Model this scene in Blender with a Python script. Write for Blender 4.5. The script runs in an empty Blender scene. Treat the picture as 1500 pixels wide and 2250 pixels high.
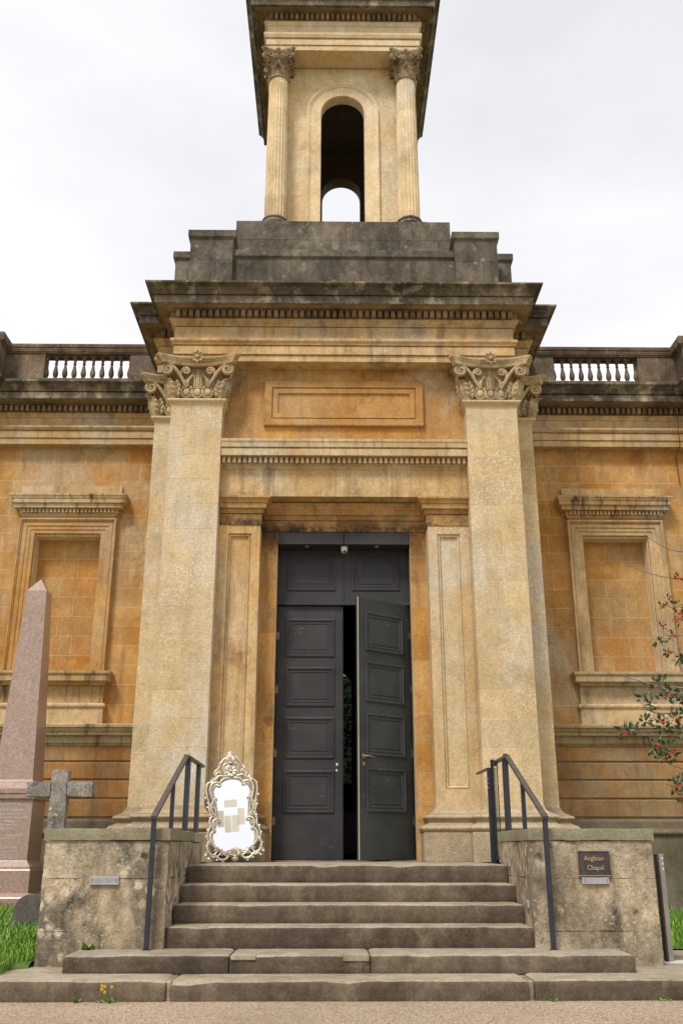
import bpy, bmesh, math, random
from mathutils import Vector, Matrix, noise
from math import sin, cos, pi, radians, atan2, sqrt, hypot
random.seed(7)
S = bpy.context.scene
COL = S.collection

# ------------------------------------------------------------------ camera
cd = bpy.data.cameras.new('camera'); cam = bpy.data.objects.new('camera', cd); COL.objects.link(cam)
cd.sensor_fit = 'HORIZONTAL'; cd.sensor_width = 24.0; cd.lens = 33.6
cd.clip_start = 0.05; cd.clip_end = 2000
cam.location = (-0.19, 0.0, 1.135)
cam.rotation_euler = (radians(90) + math.atan(741 / 2100), 0, -radians(0.7))
S.camera = cam

# ------------------------------------------------------------------ sky, sun, exposure
EXPOSURE = 0.94
SUN_EL, SUN_AZ = radians(54), radians(30)          # azimuth: from behind the viewer towards the left
w = bpy.data.worlds.new('World'); S.world = w; w.use_nodes = True
nt = w.node_tree; nt.nodes.clear()
def wn(t, **k):
    n = nt.nodes.new(t)
    for a, b in k.items(): setattr(n, a, b)
    return n
sky = wn('ShaderNodeTexSky', sky_type='NISHITA', sun_disc=False)
sky.sun_elevation = SUN_EL; sky.sun_rotation = radians(180) + SUN_AZ
hs = wn('ShaderNodeHueSaturation'); hs.inputs['Saturation'].default_value = 0.35; hs.inputs['Value'].default_value = 0.10
nt.links.new(sky.outputs[0], hs.inputs['Color'])
tc = wn('ShaderNodeTexCoord'); mp = wn('ShaderNodeMapping'); mp.inputs['Scale'].default_value = (1, 1, 2.2)
nt.links.new(tc.outputs['Generated'], mp.inputs['Vector'])
cn = wn('ShaderNodeTexNoise'); cn.inputs['Scale'].default_value = 1.7; cn.inputs['Detail'].default_value = 5; cn.inputs['Roughness'].default_value = .5
nt.links.new(mp.outputs[0], cn.inputs['Vector'])
cr = wn('ShaderNodeValToRGB')
cr.color_ramp.elements[0].position = .34; cr.color_ramp.elements[0].color = (.445, .445, .462, 1)
cr.color_ramp.elements[1].position = .62; cr.color_ramp.elements[1].color = (.565, .565, .575, 1)
nt.links.new(cn.outputs['Fac'], cr.inputs['Fac'])
mx = wn('ShaderNodeMix', data_type='RGBA'); mx.inputs['Factor'].default_value = 0.93
nt.links.new(hs.outputs[0], mx.inputs[6]); nt.links.new(cr.outputs[0], mx.inputs[7])
bg = wn('ShaderNodeBackground'); bg.inputs['Strength'].default_value = 1.0
nt.links.new(mx.outputs[2], bg.inputs['Color'])
wo = wn('ShaderNodeOutputWorld'); nt.links.new(bg.outputs[0], wo.inputs['Surface'])
sd = bpy.data.lights.new('sun', 'SUN'); sd.energy = 1.5; sd.angle = radians(14); sd.color = (1, .96, .89)
sun = bpy.data.objects.new('sun', sd); COL.objects.link(sun)
sv = Vector((-sin(SUN_AZ) * cos(SUN_EL), -cos(SUN_AZ) * cos(SUN_EL), sin(SUN_EL)))
sun.rotation_euler = sv.to_track_quat('Z', 'Y').to_euler(); sun.location = sv * 60
vs = S.view_settings
vs.view_transform = 'Standard'; vs.look = 'None'; vs.gamma = 1.0; vs.exposure = EXPOSURE; vs.use_curve_mapping = False
S.cycles.max_bounces = 6; S.cycles.diffuse_bounces = 4

# ------------------------------------------------------------------ materials
class MT:
    def __init__(s, name):
        s.m = bpy.data.materials.new(name); s.m.use_nodes = True; s.t = s.m.node_tree
        s.b = s.t.nodes['Principled BSDF']; s.pos = None
    def n(s, t, ins=None, **k):
        x = s.t.nodes.new(t)
        for a, b in k.items(): setattr(x, a, b)
        for a, b in (ins or {}).items():
            if hasattr(b, 'is_output'): s.t.links.new(b, x.inputs[a])
            else: x.inputs[a].default_value = b
        return x
    def P(s, scale=(1, 1, 1), off=(0, 0, 0)):
        if s.pos is None: s.pos = s.n('ShaderNodeNewGeometry').outputs['Position']
        return s.n('ShaderNodeMapping', {'Vector': s.pos, 'Scale': scale, 'Location': off}).outputs[0]
    def noise(s, scale, detail=4, rough=.55, vec=None, dist=0):
        return s.n('ShaderNodeTexNoise', {'Vector': vec or s.P(), 'Scale': scale, 'Detail': detail, 'Roughness': rough, 'Distortion': dist}).outputs['Fac']
    def ramp(s, f, lo, hi, a=0., b=1.):
        return s.n('ShaderNodeMapRange', {'Value': f, 'From Min': lo, 'From Max': hi, 'To Min': a, 'To Max': b}).outputs[0]
    def math(s, op, a, b): return s.n('ShaderNodeMath', {0: a, 1: b}, operation=op).outputs[0]
    def mix(s, f, a, b, mode='MIX'):
        x = s.n('ShaderNodeMix', {'Factor': f, 6: a, 7: b}, data_type='RGBA', blend_type=mode); return x.outputs[2]
    def out(s, col, rough=.85, bump=None, bs=.3, bd=.01, metal=0, spec=.3):
        def st(k, v):
            if hasattr(v, 'is_output'): s.t.links.new(v, s.b.inputs[k])
            else: s.b.inputs[k].default_value = v
        st('Base Color', col); st('Roughness', rough); st('Metallic', metal); s.b.inputs['Specular IOR Level'].default_value = spec
        if bump is not None:
            bn = s.n('ShaderNodeBump', {'Height': bump, 'Strength': bs, 'Distance': bd}); s.t.links.new(bn.outputs[0], s.b.inputs['Normal'])
        return s.m
def c4(c): return (c[0], c[1], c[2], 1)
def stone(name, a, b, g, ga=.6, gs=.7, rnd=.16, spots=(), streak=0, streakc=(.05, .035, .025), patch=None, bs=.35, lo=.35, hi=.65, grain=.22, speck=0, off=(0, 0, 0), soot=0, veins=0, head=0, mott=.22, rough=.88, spec=.25):
    M = MT(name)
    P0 = M.P((1, 1, 1), off)
    c = M.mix(M.ramp(M.noise(1.1, 6, .6, P0), lo, hi), c4(a), c4(b))
    oi = M.n('ShaderNodeObjectInfo').outputs['Random']
    c = M.n('ShaderNodeHueSaturation', {'Color': c, 'Hue': M.ramp(oi, 0, 1, .496, .504), 'Saturation': M.ramp(oi, 0, 1, 1.05, .92), 'Value': M.ramp(M.math('FRACT', M.math('MULTIPLY', oi, 7.31), 0), 0, 1, 1 - rnd, 1 + rnd)}).outputs[0]
    c = M.mix(M.math('MULTIPLY', M.ramp(M.noise(gs, 9, .68, M.P((1, 1, .75), (off[0] + 3.1, 7, off[2] + 1.7)), .3), .5, .66), ga), c, c4(g))
    if patch:   # rusty or sooty blotches of their own
        c = M.mix(M.math('MULTIPLY', M.ramp(M.noise(patch[2], 7, .65, M.P((1, 1, 1), (9 + off[0], 2, 5))), .54, .68), patch[1]), c, c4(patch[0]))
    if mott:
        q = M.ramp(M.noise(5.5, 12, .74, M.P((1, 1, .6), (off[0] + 1, 4, 8)), .2), .3, .7, 1 - mott, 1 + mott * .75)
        c = M.mix(1.0, c, M.n('ShaderNodeCombineColor', {0: q, 1: q, 2: M.ramp(q, .5, 1.4, .42, 1.48)}).outputs[0], 'MULTIPLY')
    if soot:
        c = M.mix(M.math('MULTIPLY', M.ramp(M.noise(1.5, 8, .7, M.P((1, 1, .8), (off[0] + 21, 3, 6)), .4), .57, .72), soot), c, (.06, .038, .022, 1))
    if head:   # smoke-blackened smudges about the head of the door
        z_ = M.n('ShaderNodeSeparateXYZ', {0: M.P()}).outputs[2]
        k = M.math('MULTIPLY', M.ramp(z_, 4.75, 5.36), M.ramp(z_, 5.72, 5.42)); k = M.math('MULTIPLY', k, M.ramp(M.noise(3.2, 7, .7), .36, .58))
        c = M.mix(M.math('MULTIPLY', k, head), c, (.05, .034, .022, 1))
    if veins:
        vd = M.n('ShaderNodeTexVoronoi', {'Vector': M.n('ShaderNodeMix', {'Factor': .32, 4: M.P((1.5, 1.5, .8)), 5: M.n('ShaderNodeTexNoise', {'Vector': P0, 'Scale': 1.6}).outputs['Color']}, data_type='VECTOR').outputs[1], 'Scale': 3.2}, feature='DISTANCE_TO_EDGE')
        c = M.mix(M.math('MULTIPLY', M.math('MULTIPLY', M.ramp(vd.outputs['Distance'], .009, .002), M.ramp(M.noise(.8, 4), .48, .6)), veins), c, (.62, .46, .24, 1))
    if streak:
        c = M.mix(M.math('MULTIPLY', M.ramp(M.noise(5, 5, .6, M.P((1.6, 1.6, .16), off)), .52, .72), streak), c, c4(streakc))
    for (sc, size, amt, col, ms) in spots:   # lichen
        v = M.n('ShaderNodeTexVoronoi', {'Vector': M.n('ShaderNodeMix', {'Factor': .06, 4: P0, 5: M.n('ShaderNodeTexNoise', {'Vector': P0, 'Scale': sc * 2.5}).outputs['Color']}, data_type='VECTOR').outputs[1], 'Scale': sc, 'Randomness': 1})
        k = M.math('MULTIPLY', M.ramp(v.outputs['Distance'], size, size * .55), M.ramp(M.noise(ms, 5, .6, M.P((1, 1, 1), (sc, sc * .3, 0))), .5, .6))
        c = M.mix(M.math('MULTIPLY', k, amt), c, c4(col))
    gr = M.noise(75, 3, .7)
    c = M.mix(grain * 2.2, c, M.mix(1.0, c, M.n('ShaderNodeCombineColor', {0: M.ramp(gr, .2, .8, .35, 1.65), 1: M.ramp(gr, .2, .8, .35, 1.65), 2: M.ramp(gr, .2, .8, .35, 1.65)}).outputs[0], 'MULTIPLY'))
    g2 = M.ramp(M.noise(26, 5, .75), .28, .72, 1 - grain * .8, 1 + grain * .8)
    c = M.mix(1.0, c, M.n('ShaderNodeCombineColor', {0: g2, 1: g2, 2: g2}).outputs[0], 'MULTIPLY')
    if speck:
        sp = M.ramp(M.noise(150, 2, .5), .6, .68)
        c = M.mix(M.math('MULTIPLY', sp, speck), c, (.75, .68, .52, 1))
    h = M.math('ADD', M.noise(38, 6, .7), M.math('MULTIPLY', M.noise(6, 4, .6), 1.4))
    return M.out(c, rough, h, bs, .012, 0, spec)
LICH = (.62, .58, .47)
m_wall = stone('bath_stone_wall', (.52, .29, .088), (.385, .187, .047), (.46, .37, .25), .85, .5, .09, streak=.5, streakc=(.26, .12, .04), patch=((.60, .37, .14), .5, 1.6), soot=.75, veins=.3)
m_niche = stone('bath_stone_niche', (.52, .28, .08), (.39, .182, .045), (.44, .33, .19), .5, .9, .08, streak=.35, streakc=(.26, .12, .04), patch=((.6, .38, .15), .4, 1.8), off=(4, 0, 3), soot=.6, veins=.3)
m_surr = stone('sooty_door_surround', (.53, .30, .095), (.40, .20, .05), (.42, .31, .18), .6, 1.4, .12, streak=.6, streakc=(.2, .09, .03), soot=.95, off=(13, 0, 2), head=1.0)
m_pil = stone('bath_stone_pilaster', (.61, .465, .27), (.53, .37, .175), (.58, .52, .43), .95, .45, .095, streak=.4, streakc=(.40, .26, .11), spots=((26, .40, .6, (.76, .72, .62), .75), (19, .30, .65, (.62, .44, .12), 1.1), (40, .36, .45, (.80, .77, .67), 1.3)), speck=.5, bs=.6, mott=.2, soot=.3)
m_trim = stone('bath_stone_trim', (.60, .44, .235), (.48, .31, .135), (.54, .47, .36), .7, .9, .07, streak=.6, streakc=(.16, .1, .05), soot=.7, mott=.3)
m_jamb = stone('stained_jamb_stone', (.62, .44, .215), (.5, .31, .12), (.55, .47, .35), .6, .9, .05, streak=.6, streakc=(.2, .1, .035), patch=((.33, .165, .05), .8, 1.2), soot=.5)
m_entab = stone('entablature_stone', (.56, .405, .21), (.44, .28, .115), (.42, .36, .27), .75, 1.0, .07, streak=.65, streakc=(.13, .09, .05), soot=.6, mott=.3)
m_sill = stone('sooty_band_stone', (.52, .385, .21), (.42, .27, .12), (.47, .41, .31), .7, 1.2, .1, streak=.9, streakc=(.035, .022, .015))
m_frame = stone('window_frame_stone', (.54, .375, .185), (.42, .26, .105), (.46, .38, .265), .7, 1.0, .05, streak=.5, streakc=(.16, .1, .05), soot=.6, mott=.3)
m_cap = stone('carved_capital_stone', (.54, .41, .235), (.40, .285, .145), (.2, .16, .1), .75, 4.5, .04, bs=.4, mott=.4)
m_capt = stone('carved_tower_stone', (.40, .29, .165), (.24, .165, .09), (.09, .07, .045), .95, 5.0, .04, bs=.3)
m_tower = stone('tower_stone', (.72, .575, .36), (.66, .485, .265), (.68, .61, .49), .7, .8, .08, streak=.25, streakc=(.3, .19, .09), patch=((.3, .19, .09), .5, 1.0))
m_dark = stone('weathered_dark_stone', (.155, .126, .094), (.08, .065, .05), (.27, .23, .165), .8, 1.4, .12, mott=.55, spots=((7, .26, .3, LICH, 1.9), (22, .22, .45, (.46, .41, .31), 1.4), (15, .2, .6, (.42, .24, .07), 1.2)), streak=.5, streakc=(.04, .03, .022), bs=.6)
m_corn = stone('weathered_cornice_stone', (.155, .122, .083), (.06, .046, .034), (.40, .34, .23), .9, 3.4, .1, mott=.6, spots=((30, .25, .8, (.5, .46, .35), 1.7),), streak=.6, bs=.6)
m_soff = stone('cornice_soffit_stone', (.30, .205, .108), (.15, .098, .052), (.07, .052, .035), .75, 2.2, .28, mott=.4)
m_bal = stone('balustrade_stone', (.235, .172, .113), (.12, .088, .06), (.055, .042, .032), .75, 1.8, .10, spots=((26, .3, .85, (.55, .48, .35), 1.3),), streak=.5, bs=.6, mott=.5)
m_base = stone('pitted_base_stone', (.42, .32, .19), (.33, .24, .135), (.27, .225, .16), .8, 1.6, .1, spots=((26, .3, .8, (.6, .55, .42), 1.3), (14, .13, .8, (.66, .34, .07), 1.2)), speck=.5, bs=.9)
m_pod = stone('podium_stone', (.42, .225, .075), (.3, .15, .052), (.28, .225, .14), .85, .8, .14, streak=.3)
m_plinth = stone('podium_plinth_stone', (.21, .165, .105), (.15, .115, .075), (.25, .22, .16), .7, 1.1, .1, streak=.3)
m_cheek = stone('stair_wall_stone', (.46, .37, .245), (.27, .22, .15), (.11, .095, .075), 1.0, 2.2, .03, lo=.42, hi=.56, mott=.55, spots=((9, .42, .9, (.62, .53, .38), 1.6), (24, .34, .55, (.64, .58, .46), 1.9), (7, .3, .9, (.05, .042, .033), 2.2), (14, .36, .7, (.50, .29, .09), 1.2), (30, .3, .8, (.07, .06, .045), 2.1)), streak=.45, streakc=(.09, .075, .055), bs=1.0)
m_capst = stone('mossy_cap_stone', (.26, .235, .145), (.2, .185, .115), (.3, .27, .18), .7, 2.0, .1, spots=((34, .22, .8, (.55, .52, .4), 1.4),), bs=.7)
m_tread = stone('pale_tread_stone', (.36, .30, .22), (.27, .22, .155), (.40, .34, .26), .7, 2.2, .05, mott=.35)
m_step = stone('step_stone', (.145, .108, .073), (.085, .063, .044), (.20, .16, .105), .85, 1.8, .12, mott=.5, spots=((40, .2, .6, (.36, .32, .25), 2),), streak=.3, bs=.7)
m_mortar = stone('lime_mortar', (.66, .53, .34), (.56, .42, .24), (.45, .34, .22), .4)
m_gran = stone('grey_granite', (.34, .30, .255), (.2, .175, .15), (.09, .075, .065), .85, 6, .05, mott=.5, spots=((20, .4, .8, (.62, .58, .5), 2.5), (45, .35, .8, (.66, .63, .56), 3)), speck=.7, bs=1.2, grain=.4)
m_slate = stone('headstone_stone', (.15, .13, .11), (.1, .088, .075), (.2, .17, .13), .7, 2.5, .05, bs=.8)
m_pink = stone('pink_granite', (.35, .222, .172), (.32, .20, .152), (.37, .25, .2), .3, 2, .03, grain=.4, bs=.05, mott=.08, speck=.3, rough=.3, spec=.7)
m_pave = stone('paving_stone', (.4, .33, .24), (.34, .28, .2), (.3, .26, .2), .5, 2)
def simple(name, col, rough=.5, metal=0, var=.15, scale=8, bump=.1, spec=.4):
    M = MT(name); n = M.noise(scale, 5, .6)
    c = M.mix(M.ramp(n, .3, .7), c4([x * (1 - var) for x in col]), c4([min(1, x * (1 + var)) for x in col]))
    return M.out(c, M.ramp(M.noise(scale * 2.3, 4), .3, .7, max(0, rough - .1), min(1, rough + .1)), M.noise(scale * 6, 4), bump, .004, metal, spec)
def painted(name, col):
    M = MT(name)
    c = M.mix(M.ramp(M.noise(2.3, 5), .3, .7), c4([x * .75 for x in col]), c4([x * 1.45 for x in col]))
    sc = M.ramp(M.noise(14, 6, .75, M.P((.55, .55, 4.5))), .63, .67)          # scuffs along the grain
    lowm = M.ramp(M.noise(1.8, 3), .5, .62)
    c = M.mix(M.math('MULTIPLY', M.math('MULTIPLY', sc, lowm), .75), c, (.33, .29, .23, 1))
    c = M.mix(M.math('MULTIPLY', M.ramp(M.noise(60, 3), .66, .72), .3), c, (.14, .13, .12, 1))
    return M.out(c, M.ramp(M.noise(5, 4), .3, .7, .5, .68), M.noise(30, 5, .6, M.P((.5, .5, 5))), .12, .003, 0, .45)
m_door = painted('dark_painted_wood', (.027, .0255, .0255))
m_doorr = painted('dark_green_painted_wood', (.030, .034, .033))
m_edge = simple('bare_door_edge', (.62, .55, .43), .7)
m_iron = simple('blue_black_painted_iron', (.020, .022, .032), .42, .0, .3, 12, .15, .5)
m_irontop = simple('worn_handrail_iron', (.09, .075, .066), .5, .1, .3, 14, .15)
m_black = simple('black_iron', (.012, .012, .014), .5)
m_brass = simple('aged_brass', (.30, .21, .1), .45, .7)
m_steel = simple('brushed_steel', (.36, .33, .29), .42, .75, .12, 9)
m_zinc = simple('zinc_grille', (.42, .42, .42), .5, .5, .12, 20)
m_bronze = simple('bronze_plaque', (.066, .055, .053), .5, .35, .25, 14)
m_gilt = simple('brass_lettering', (.40, .31, .19), .5, .4)
m_silver = simple('champagne_silver_leaf', (.60, .53, .42), .34, .65, .3, 40, .35)
m_paper = simple('cream_paper', (.62, .565, .45), .8, 0, .06)
m_white = simple('white_plastic', (.72, .7, .66), .4)
m_mirror = MT('mirror_glass').out((.93, .94, .94, 1), .015, metal=1)
m_lens = simple('dark_lens', (.01, .01, .012), .1)
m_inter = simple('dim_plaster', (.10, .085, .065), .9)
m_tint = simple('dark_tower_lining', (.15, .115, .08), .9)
m_lead = simple('window_lead', (.03, .03, .03), .6)
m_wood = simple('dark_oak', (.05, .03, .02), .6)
m_cloth = simple('mauve_linen', (.30, .22, .21), .9)
m_bark = simple('grey_brown_bark', (.26, .21, .16), .85, 0, .3, 30, .4)
m_berry = simple('red_berry', (.52, .028, .015), .3)
m_yellow = simple('yellow_petal', (.72, .5, .03), .6)
m_glass = MT('clear_glass').out((.9, .95, .93, 1), .02, spec=.5)
m_glass.node_tree.nodes['Principled BSDF'].inputs['Transmission Weight'].default_value = 1
m_glass.node_tree.nodes['Principled BSDF'].inputs['IOR'].default_value = 1.45
m_leadglass = MT('dimmed_leaded_glass').out((.045, .05, .04, 1), .05, spec=.5)  # dark tint put into the glass to dim the greenery seen through it
for _m in (m_leadglass,):
    _m.node_tree.nodes['Principled BSDF'].inputs['Transmission Weight'].default_value = 1
def leafm(name, a, b, rough=.4):
    M = MT(name); oi = M.n('ShaderNodeNewGeometry').outputs['Random Per Island']
    m = M.out(M.mix(oi, c4(a), c4(b)), rough, spec=.4); M.b.inputs['Subsurface Weight'].default_value = 0
    return m
m_leaf = leafm('glossy_leaf', (.03, .058, .028), (.13, .17, .075), .36)
m_leafd = leafm('dull_leaf', (.02, .03, .014), (.055, .07, .03), .6)
m_grassb = leafm('grass_blade', (.075, .20, .014), (.25, .40, .06), .6)
m_weed = leafm('weed_leaf', (.12, .24, .03), (.22, .34, .07), .6)
def gravel(name):
    M = MT(name)
    v = M.n('ShaderNodeTexVoronoi', {'Vector': M.P(), 'Scale': 95})
    hsv = M.n('ShaderNodeSeparateColor', {0: v.outputs['Color']})
    c = M.mix(M.ramp(hsv.outputs[0], 0, 1), (.20, .13, .075, 1), (.66, .48, .30, 1))
    c = M.mix(M.math('MULTIPLY', M.ramp(hsv.outputs[1], .72, .8), .8), c, (.48, .45, .4, 1))
    c = M.mix(M.math('MULTIPLY', M.ramp(M.noise(.9, 5), .4, .65), .3), c, (.2, .16, .11, 1))
    h = M.math('SUBTRACT', 1.0, v.outputs['Distance'])
    return M.out(c, .9, h, .9, .012)
m_gravel = gravel('pinkish_gravel')
def soil(name, a, b):
    M = MT(name); c = M.mix(M.ramp(M.noise(14, 6, .7), .35, .65), c4(a), c4(b)); return M.out(c, .95, M.noise(30, 6), .7, .03)
m_bank = soil('shady_bank', (.022, .03, .014), (.05, .055, .03))
m_turf = soil('turf', (.055, .13, .014), (.11, .17, .03))

# ------------------------------------------------------------------ mesh helpers
class MB:
    def __init__(s): s.v = []; s.f = []; s.s = []
    def add(s, vs, fs, smooth=False):
        o = len(s.v); s.v += [tuple(p) for p in vs]; s.f += [tuple(i + o for i in q) for q in fs]; s.s += [smooth] * len(fs); return s
    def box(s, x0, x1, y0, y1, z0, z1, b=0.):
        if b <= 0:
            return s.add([(x, y, z) for z in (z0, z1) for y in (y0, y1) for x in (x0, x1)],
                         [(0, 2, 3, 1), (4, 5, 7, 6), (0, 1, 5, 4), (2, 6, 7, 3), (0, 4, 6, 2), (1, 3, 7, 5)])
        b = min(b, (x1 - x0) * .45, (y1 - y0) * .45, (z1 - z0) * .45)
        R = ((x0, x1), (y0, y1), (z0, z1)); V = []; I = {}
        for i in (0, 1):
            for j in (0, 1):
                for k in (0, 1):
                    for ax in range(3):
                        p = []
                        for a, t in enumerate((i, j, k)):
                            q = R[a][t]
                            if a != ax: q += b if t == 0 else -b
                            p.append(q)
                        I[i, j, k, ax] = len(V); V.append(p)
        F = []
        for ax in range(3):
            o = [a for a in range(3) if a != ax]
            for t in (0, 1):
                q = []
                for (m, n) in ((0, 0), (1, 0), (1, 1), (0, 1)):
                    key = [0, 0, 0]; key[ax] = t; key[o[0]] = m; key[o[1]] = n; q.append(I[tuple(key) + (ax,)])
                F.append(q)
            for m in (0, 1):          # chamfer strips along this axis
                for n in (0, 1):
                    q = []
                    for (t, a2) in ((0, o[0]), (1, o[0]), (1, o[1]), (0, o[1])):
                        key = [0, 0, 0]; key[ax] = t; key[o[0]] = m; key[o[1]] = n; q.append(I[tuple(key) + (a2,)])
                    F.append(q)
        for i in (0, 1):
            for j in (0, 1):
                for k in (0, 1): F.append([I[i, j, k, a] for a in range(3)])
        return s.add(V, F)
    def grid(s, P, smooth=True, cu=False, cv=False):
        nu = len(P); nv = len(P[0]); V = [p for r in P for p in r]; F = []
        for i in range(nu if cu else nu - 1):
            for j in range(nv if cv else nv - 1):
                F.append((i * nv + j, ((i + 1) % nu) * nv + j, ((i + 1) % nu) * nv + (j + 1) % nv, i * nv + (j + 1) % nv))
        return s.add(V, F, smooth)
    def sweep(s, path, prof, smooth=False):
        n = len(path); rows = []
        def nrm(a, b):
            d = Vector((b[0] - a[0], b[1] - a[1])).normalized(); return Vector((d.y, -d.x))
        for i, p in enumerate(path):
            a = nrm(path[i - 1], p) if i else None; b = nrm(p, path[i + 1]) if i < n - 1 else None
            m = (a or b) if (a is None or b is None) else (a + b) / (1 + a.dot(b))
            rows.append([(p[0] + m.x * o, p[1] + m.y * o, z) for o, z in prof])
        s.grid(rows, smooth)
        for r in (rows[0], rows[-1]): s.add(r, [tuple(range(len(r)))])
        return s
    def lathe(s, cx, cy, prof, n=24, smooth=True):
        return s.grid([[(cx + r * cos(2 * pi * i / n), cy + r * sin(2 * pi * i / n), z) for r, z in prof] for i in range(n)], smooth, cu=True)
    def tube(s, pts, rad, n=8, flat=1., caps=True, ref=None):
        pts = [Vector(p) for p in pts]; m = len(pts)
        if not hasattr(rad, '__len__'): rad = [rad] * m
        rows = []; t0 = (pts[1] - pts[0]).normalized()
        u = Vector(ref) if ref else (Vector((0, 0, 1)) if abs(t0.z) < .9 else Vector((0, 1, 0)))
        for i in range(m):
            t = (pts[min(i + 1, m - 1)] - pts[max(i - 1, 0)])
            t = t.normalized() if t.length > 1e-9 else t0
            if ref: u = Vector(ref)
            sd = t.cross(u); sd = sd.normalized() if sd.length > 1e-6 else Vector((1, 0, 0)); uu = sd.cross(t).normalized()
            if not ref: u = uu
            rows.append([pts[i] + sd * (rad[i] * cos(2 * pi * k / n)) + uu * (rad[i] * flat * sin(2 * pi * k / n)) for k in range(n)])
        s.grid(rows, n > 4, cv=True)
        if caps: s.add(rows[0], [tuple(range(n))]); s.add(rows[-1], [tuple(range(n))])
        return s
    def bar(s, p0, p1, w, h, up=(0, 0, 1)):
        p0 = Vector(p0); p1 = Vector(p1); t = (p1 - p0).normalized(); sd = t.cross(Vector(up)).normalized(); uu = sd.cross(t)
        V = [p + sd * a * w / 2 + uu * b * h / 2 for p in (p0, p1) for a, b in ((-1, -1), (1, -1), (1, 1), (-1, 1))]
        return s.add(V, [(0, 1, 2, 3), (4, 7, 6, 5), (0, 4, 5, 1), (1, 5, 6, 2), (2, 6, 7, 3), (3, 7, 4, 0)])
    def ell(s, c, r, n=10, m=7):
        return s.grid([[(c[0] + r[0] * sin(pi * j / m) * cos(2 * pi * i / n), c[1] + r[1] * sin(pi * j / m) * sin(2 * pi * i / n), c[2] + r[2] * cos(pi * j / m)) for j in range(m + 1)] for i in range(n)], True, cu=True)
    def rect(s, x0, x1, z0, z1, prof, y=0., bottom=True, fill=True):
        rows = []
        for ins, dy in prof:
            zb = z0 + ins if bottom else z0
            rows.append([(x0 + ins, y + dy, zb), (x0 + ins, y + dy, z1 - ins), (x1 - ins, y + dy, z1 - ins), (x1 - ins, y + dy, zb)])
        V = [p for r in rows for p in r]; F = []
        for i in range(len(rows) - 1):
            for k in range(4):
                if k == 3 and not bottom: continue
                F.append((i * 4 + k, i * 4 + (k + 1) % 4, (i + 1) * 4 + (k + 1) % 4, (i + 1) * 4 + k))
        if fill: F.append(tuple((len(rows) - 1) * 4 + k for k in range(4)))
        return s.add(V, F)
    def mesh(s, name):
        me = bpy.data.meshes.new(name); me.from_pydata(s.v, [], s.f)
        bm = bmesh.new(); bm.from_mesh(me); bmesh.ops.recalc_face_normals(bm, faces=bm.faces); bm.to_mesh(me); bm.free()
        me.polygons.foreach_set('use_smooth', s.s); me.update(); return me
    def xf(s, M):
        s.v = [tuple(M @ Vector(p)) for p in s.v]; return s
def ob(name, me, mat, parent=None, kind=None):
    o = bpy.data.objects.new(name, me)
    if me is not None and mat is not None and not me.materials: me.materials.append(mat)
    COL.objects.link(o)
    if parent is not None:
        o.parent = parent
        if parent.get('_w') is not None: o.matrix_parent_inverse = Matrix.Translation(Vector(parent['_w'])).inverted()
    if kind: o['kind'] = kind
    return o
def part(name, mb, mat, parent, kind=None): return ob(name, mb.mesh(name), mat, parent, kind)
def top(o, label, cat, group=None):
    o['label'] = label; o['category'] = cat
    if group: o['group'] = group
    return o
def thing(name, label, cat, loc=(0, 0, 0), group=None):
    o = bpy.data.objects.new(name, None); COL.objects.link(o); o.location = loc; o.empty_display_size = .2
    o['_w'] = tuple(loc); return top(o, label, cat, group)
def struct(name, mb, mat): return ob(name, mb.mesh(name), mat, None, 'structure')
def mirx(path): return [(-x, y) for x, y in reversed(path)]

def ashlar(parent, x0, x1, z0, z1, yf, h, ln, mat, holes=(), depth=.12, gap=.0042, name='ashlar_block', bev=.0012, jit=.0005, seed=1):
    R = random.Random(seed)
    zs = sorted({z0, z1} | {z for hh in holes for z in hh[2:] if z0 < z < z1}); rows = []
    for a, b in zip(zs, zs[1:]):
        k = max(1, round((b - a) / h)); rows += [(a + (b - a) * i / k, a + (b - a) * (i + 1) / k) for i in range(k)]
    for ri, (a, b) in enumerate(rows):
        segs = [(x0, x1)]
        for (hx0, hx1, hz0, hz1) in holes:
            if hz0 < (a + b) / 2 < hz1:
                ns = []
                for (p, q) in segs:
                    if hx1 <= p or hx0 >= q: ns.append((p, q)); continue
                    if p < hx0 - .01: ns.append((p, hx0))
                    if q > hx1 + .01: ns.append((hx1, q))
                segs = ns
        for (p, q) in segs:
            n = max(1, round((q - p) / ln)); cuts = [p]
            if n == 1 and (q - p) > ln * .9 and ri % 2: n = 2
            for i in range(1, n):
                cuts.append(p + (q - p) * (i + (.26 if ri % 2 else -.22) + R.uniform(-.13, .13)) / n)
            cuts.append(q)
            for u, v in zip(cuts, cuts[1:]):
                y = yf + R.uniform(-jit, jit)
                part(name, MB().box(u + gap / 2, v - gap / 2, y, y + depth, a + gap / 2, b - gap / 2, bev), mat, parent)
def dentils(parent, path, o0, o1, z0, z1, pitch, wd, mat, maxlen=9):
    cache = {}
    for a, b in zip(path, path[1:]):
        d = Vector((b[0] - a[0], b[1] - a[1])); L = d.length; d.normalize(); nn = Vector((d.y, -d.x))
        # distance gained or lost at convex corners is left to the corner dentil
        k = int(L / pitch); st = (L - (k - 1) * pitch) / 2 if k > 1 else L / 2
        horiz = abs(d.x) > .5
        if horiz not in cache:
            dp = o1 - o0
            bx = (wd, dp) if horiz else (dp, wd)
            cache[horiz] = MB().box(-bx[0] / 2, bx[0] / 2, -bx[1] / 2, bx[1] / 2, z0, z1, .005).mesh('dentil'); cache[horiz].materials.append(mat)
        for i in range(k):
            p = Vector(a) + d * (st + i * pitch) + nn * ((o0 + o1) / 2)
            o = ob('dentil', cache[horiz], mat, parent); o.location = (p.x, p.y, 0)
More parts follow.
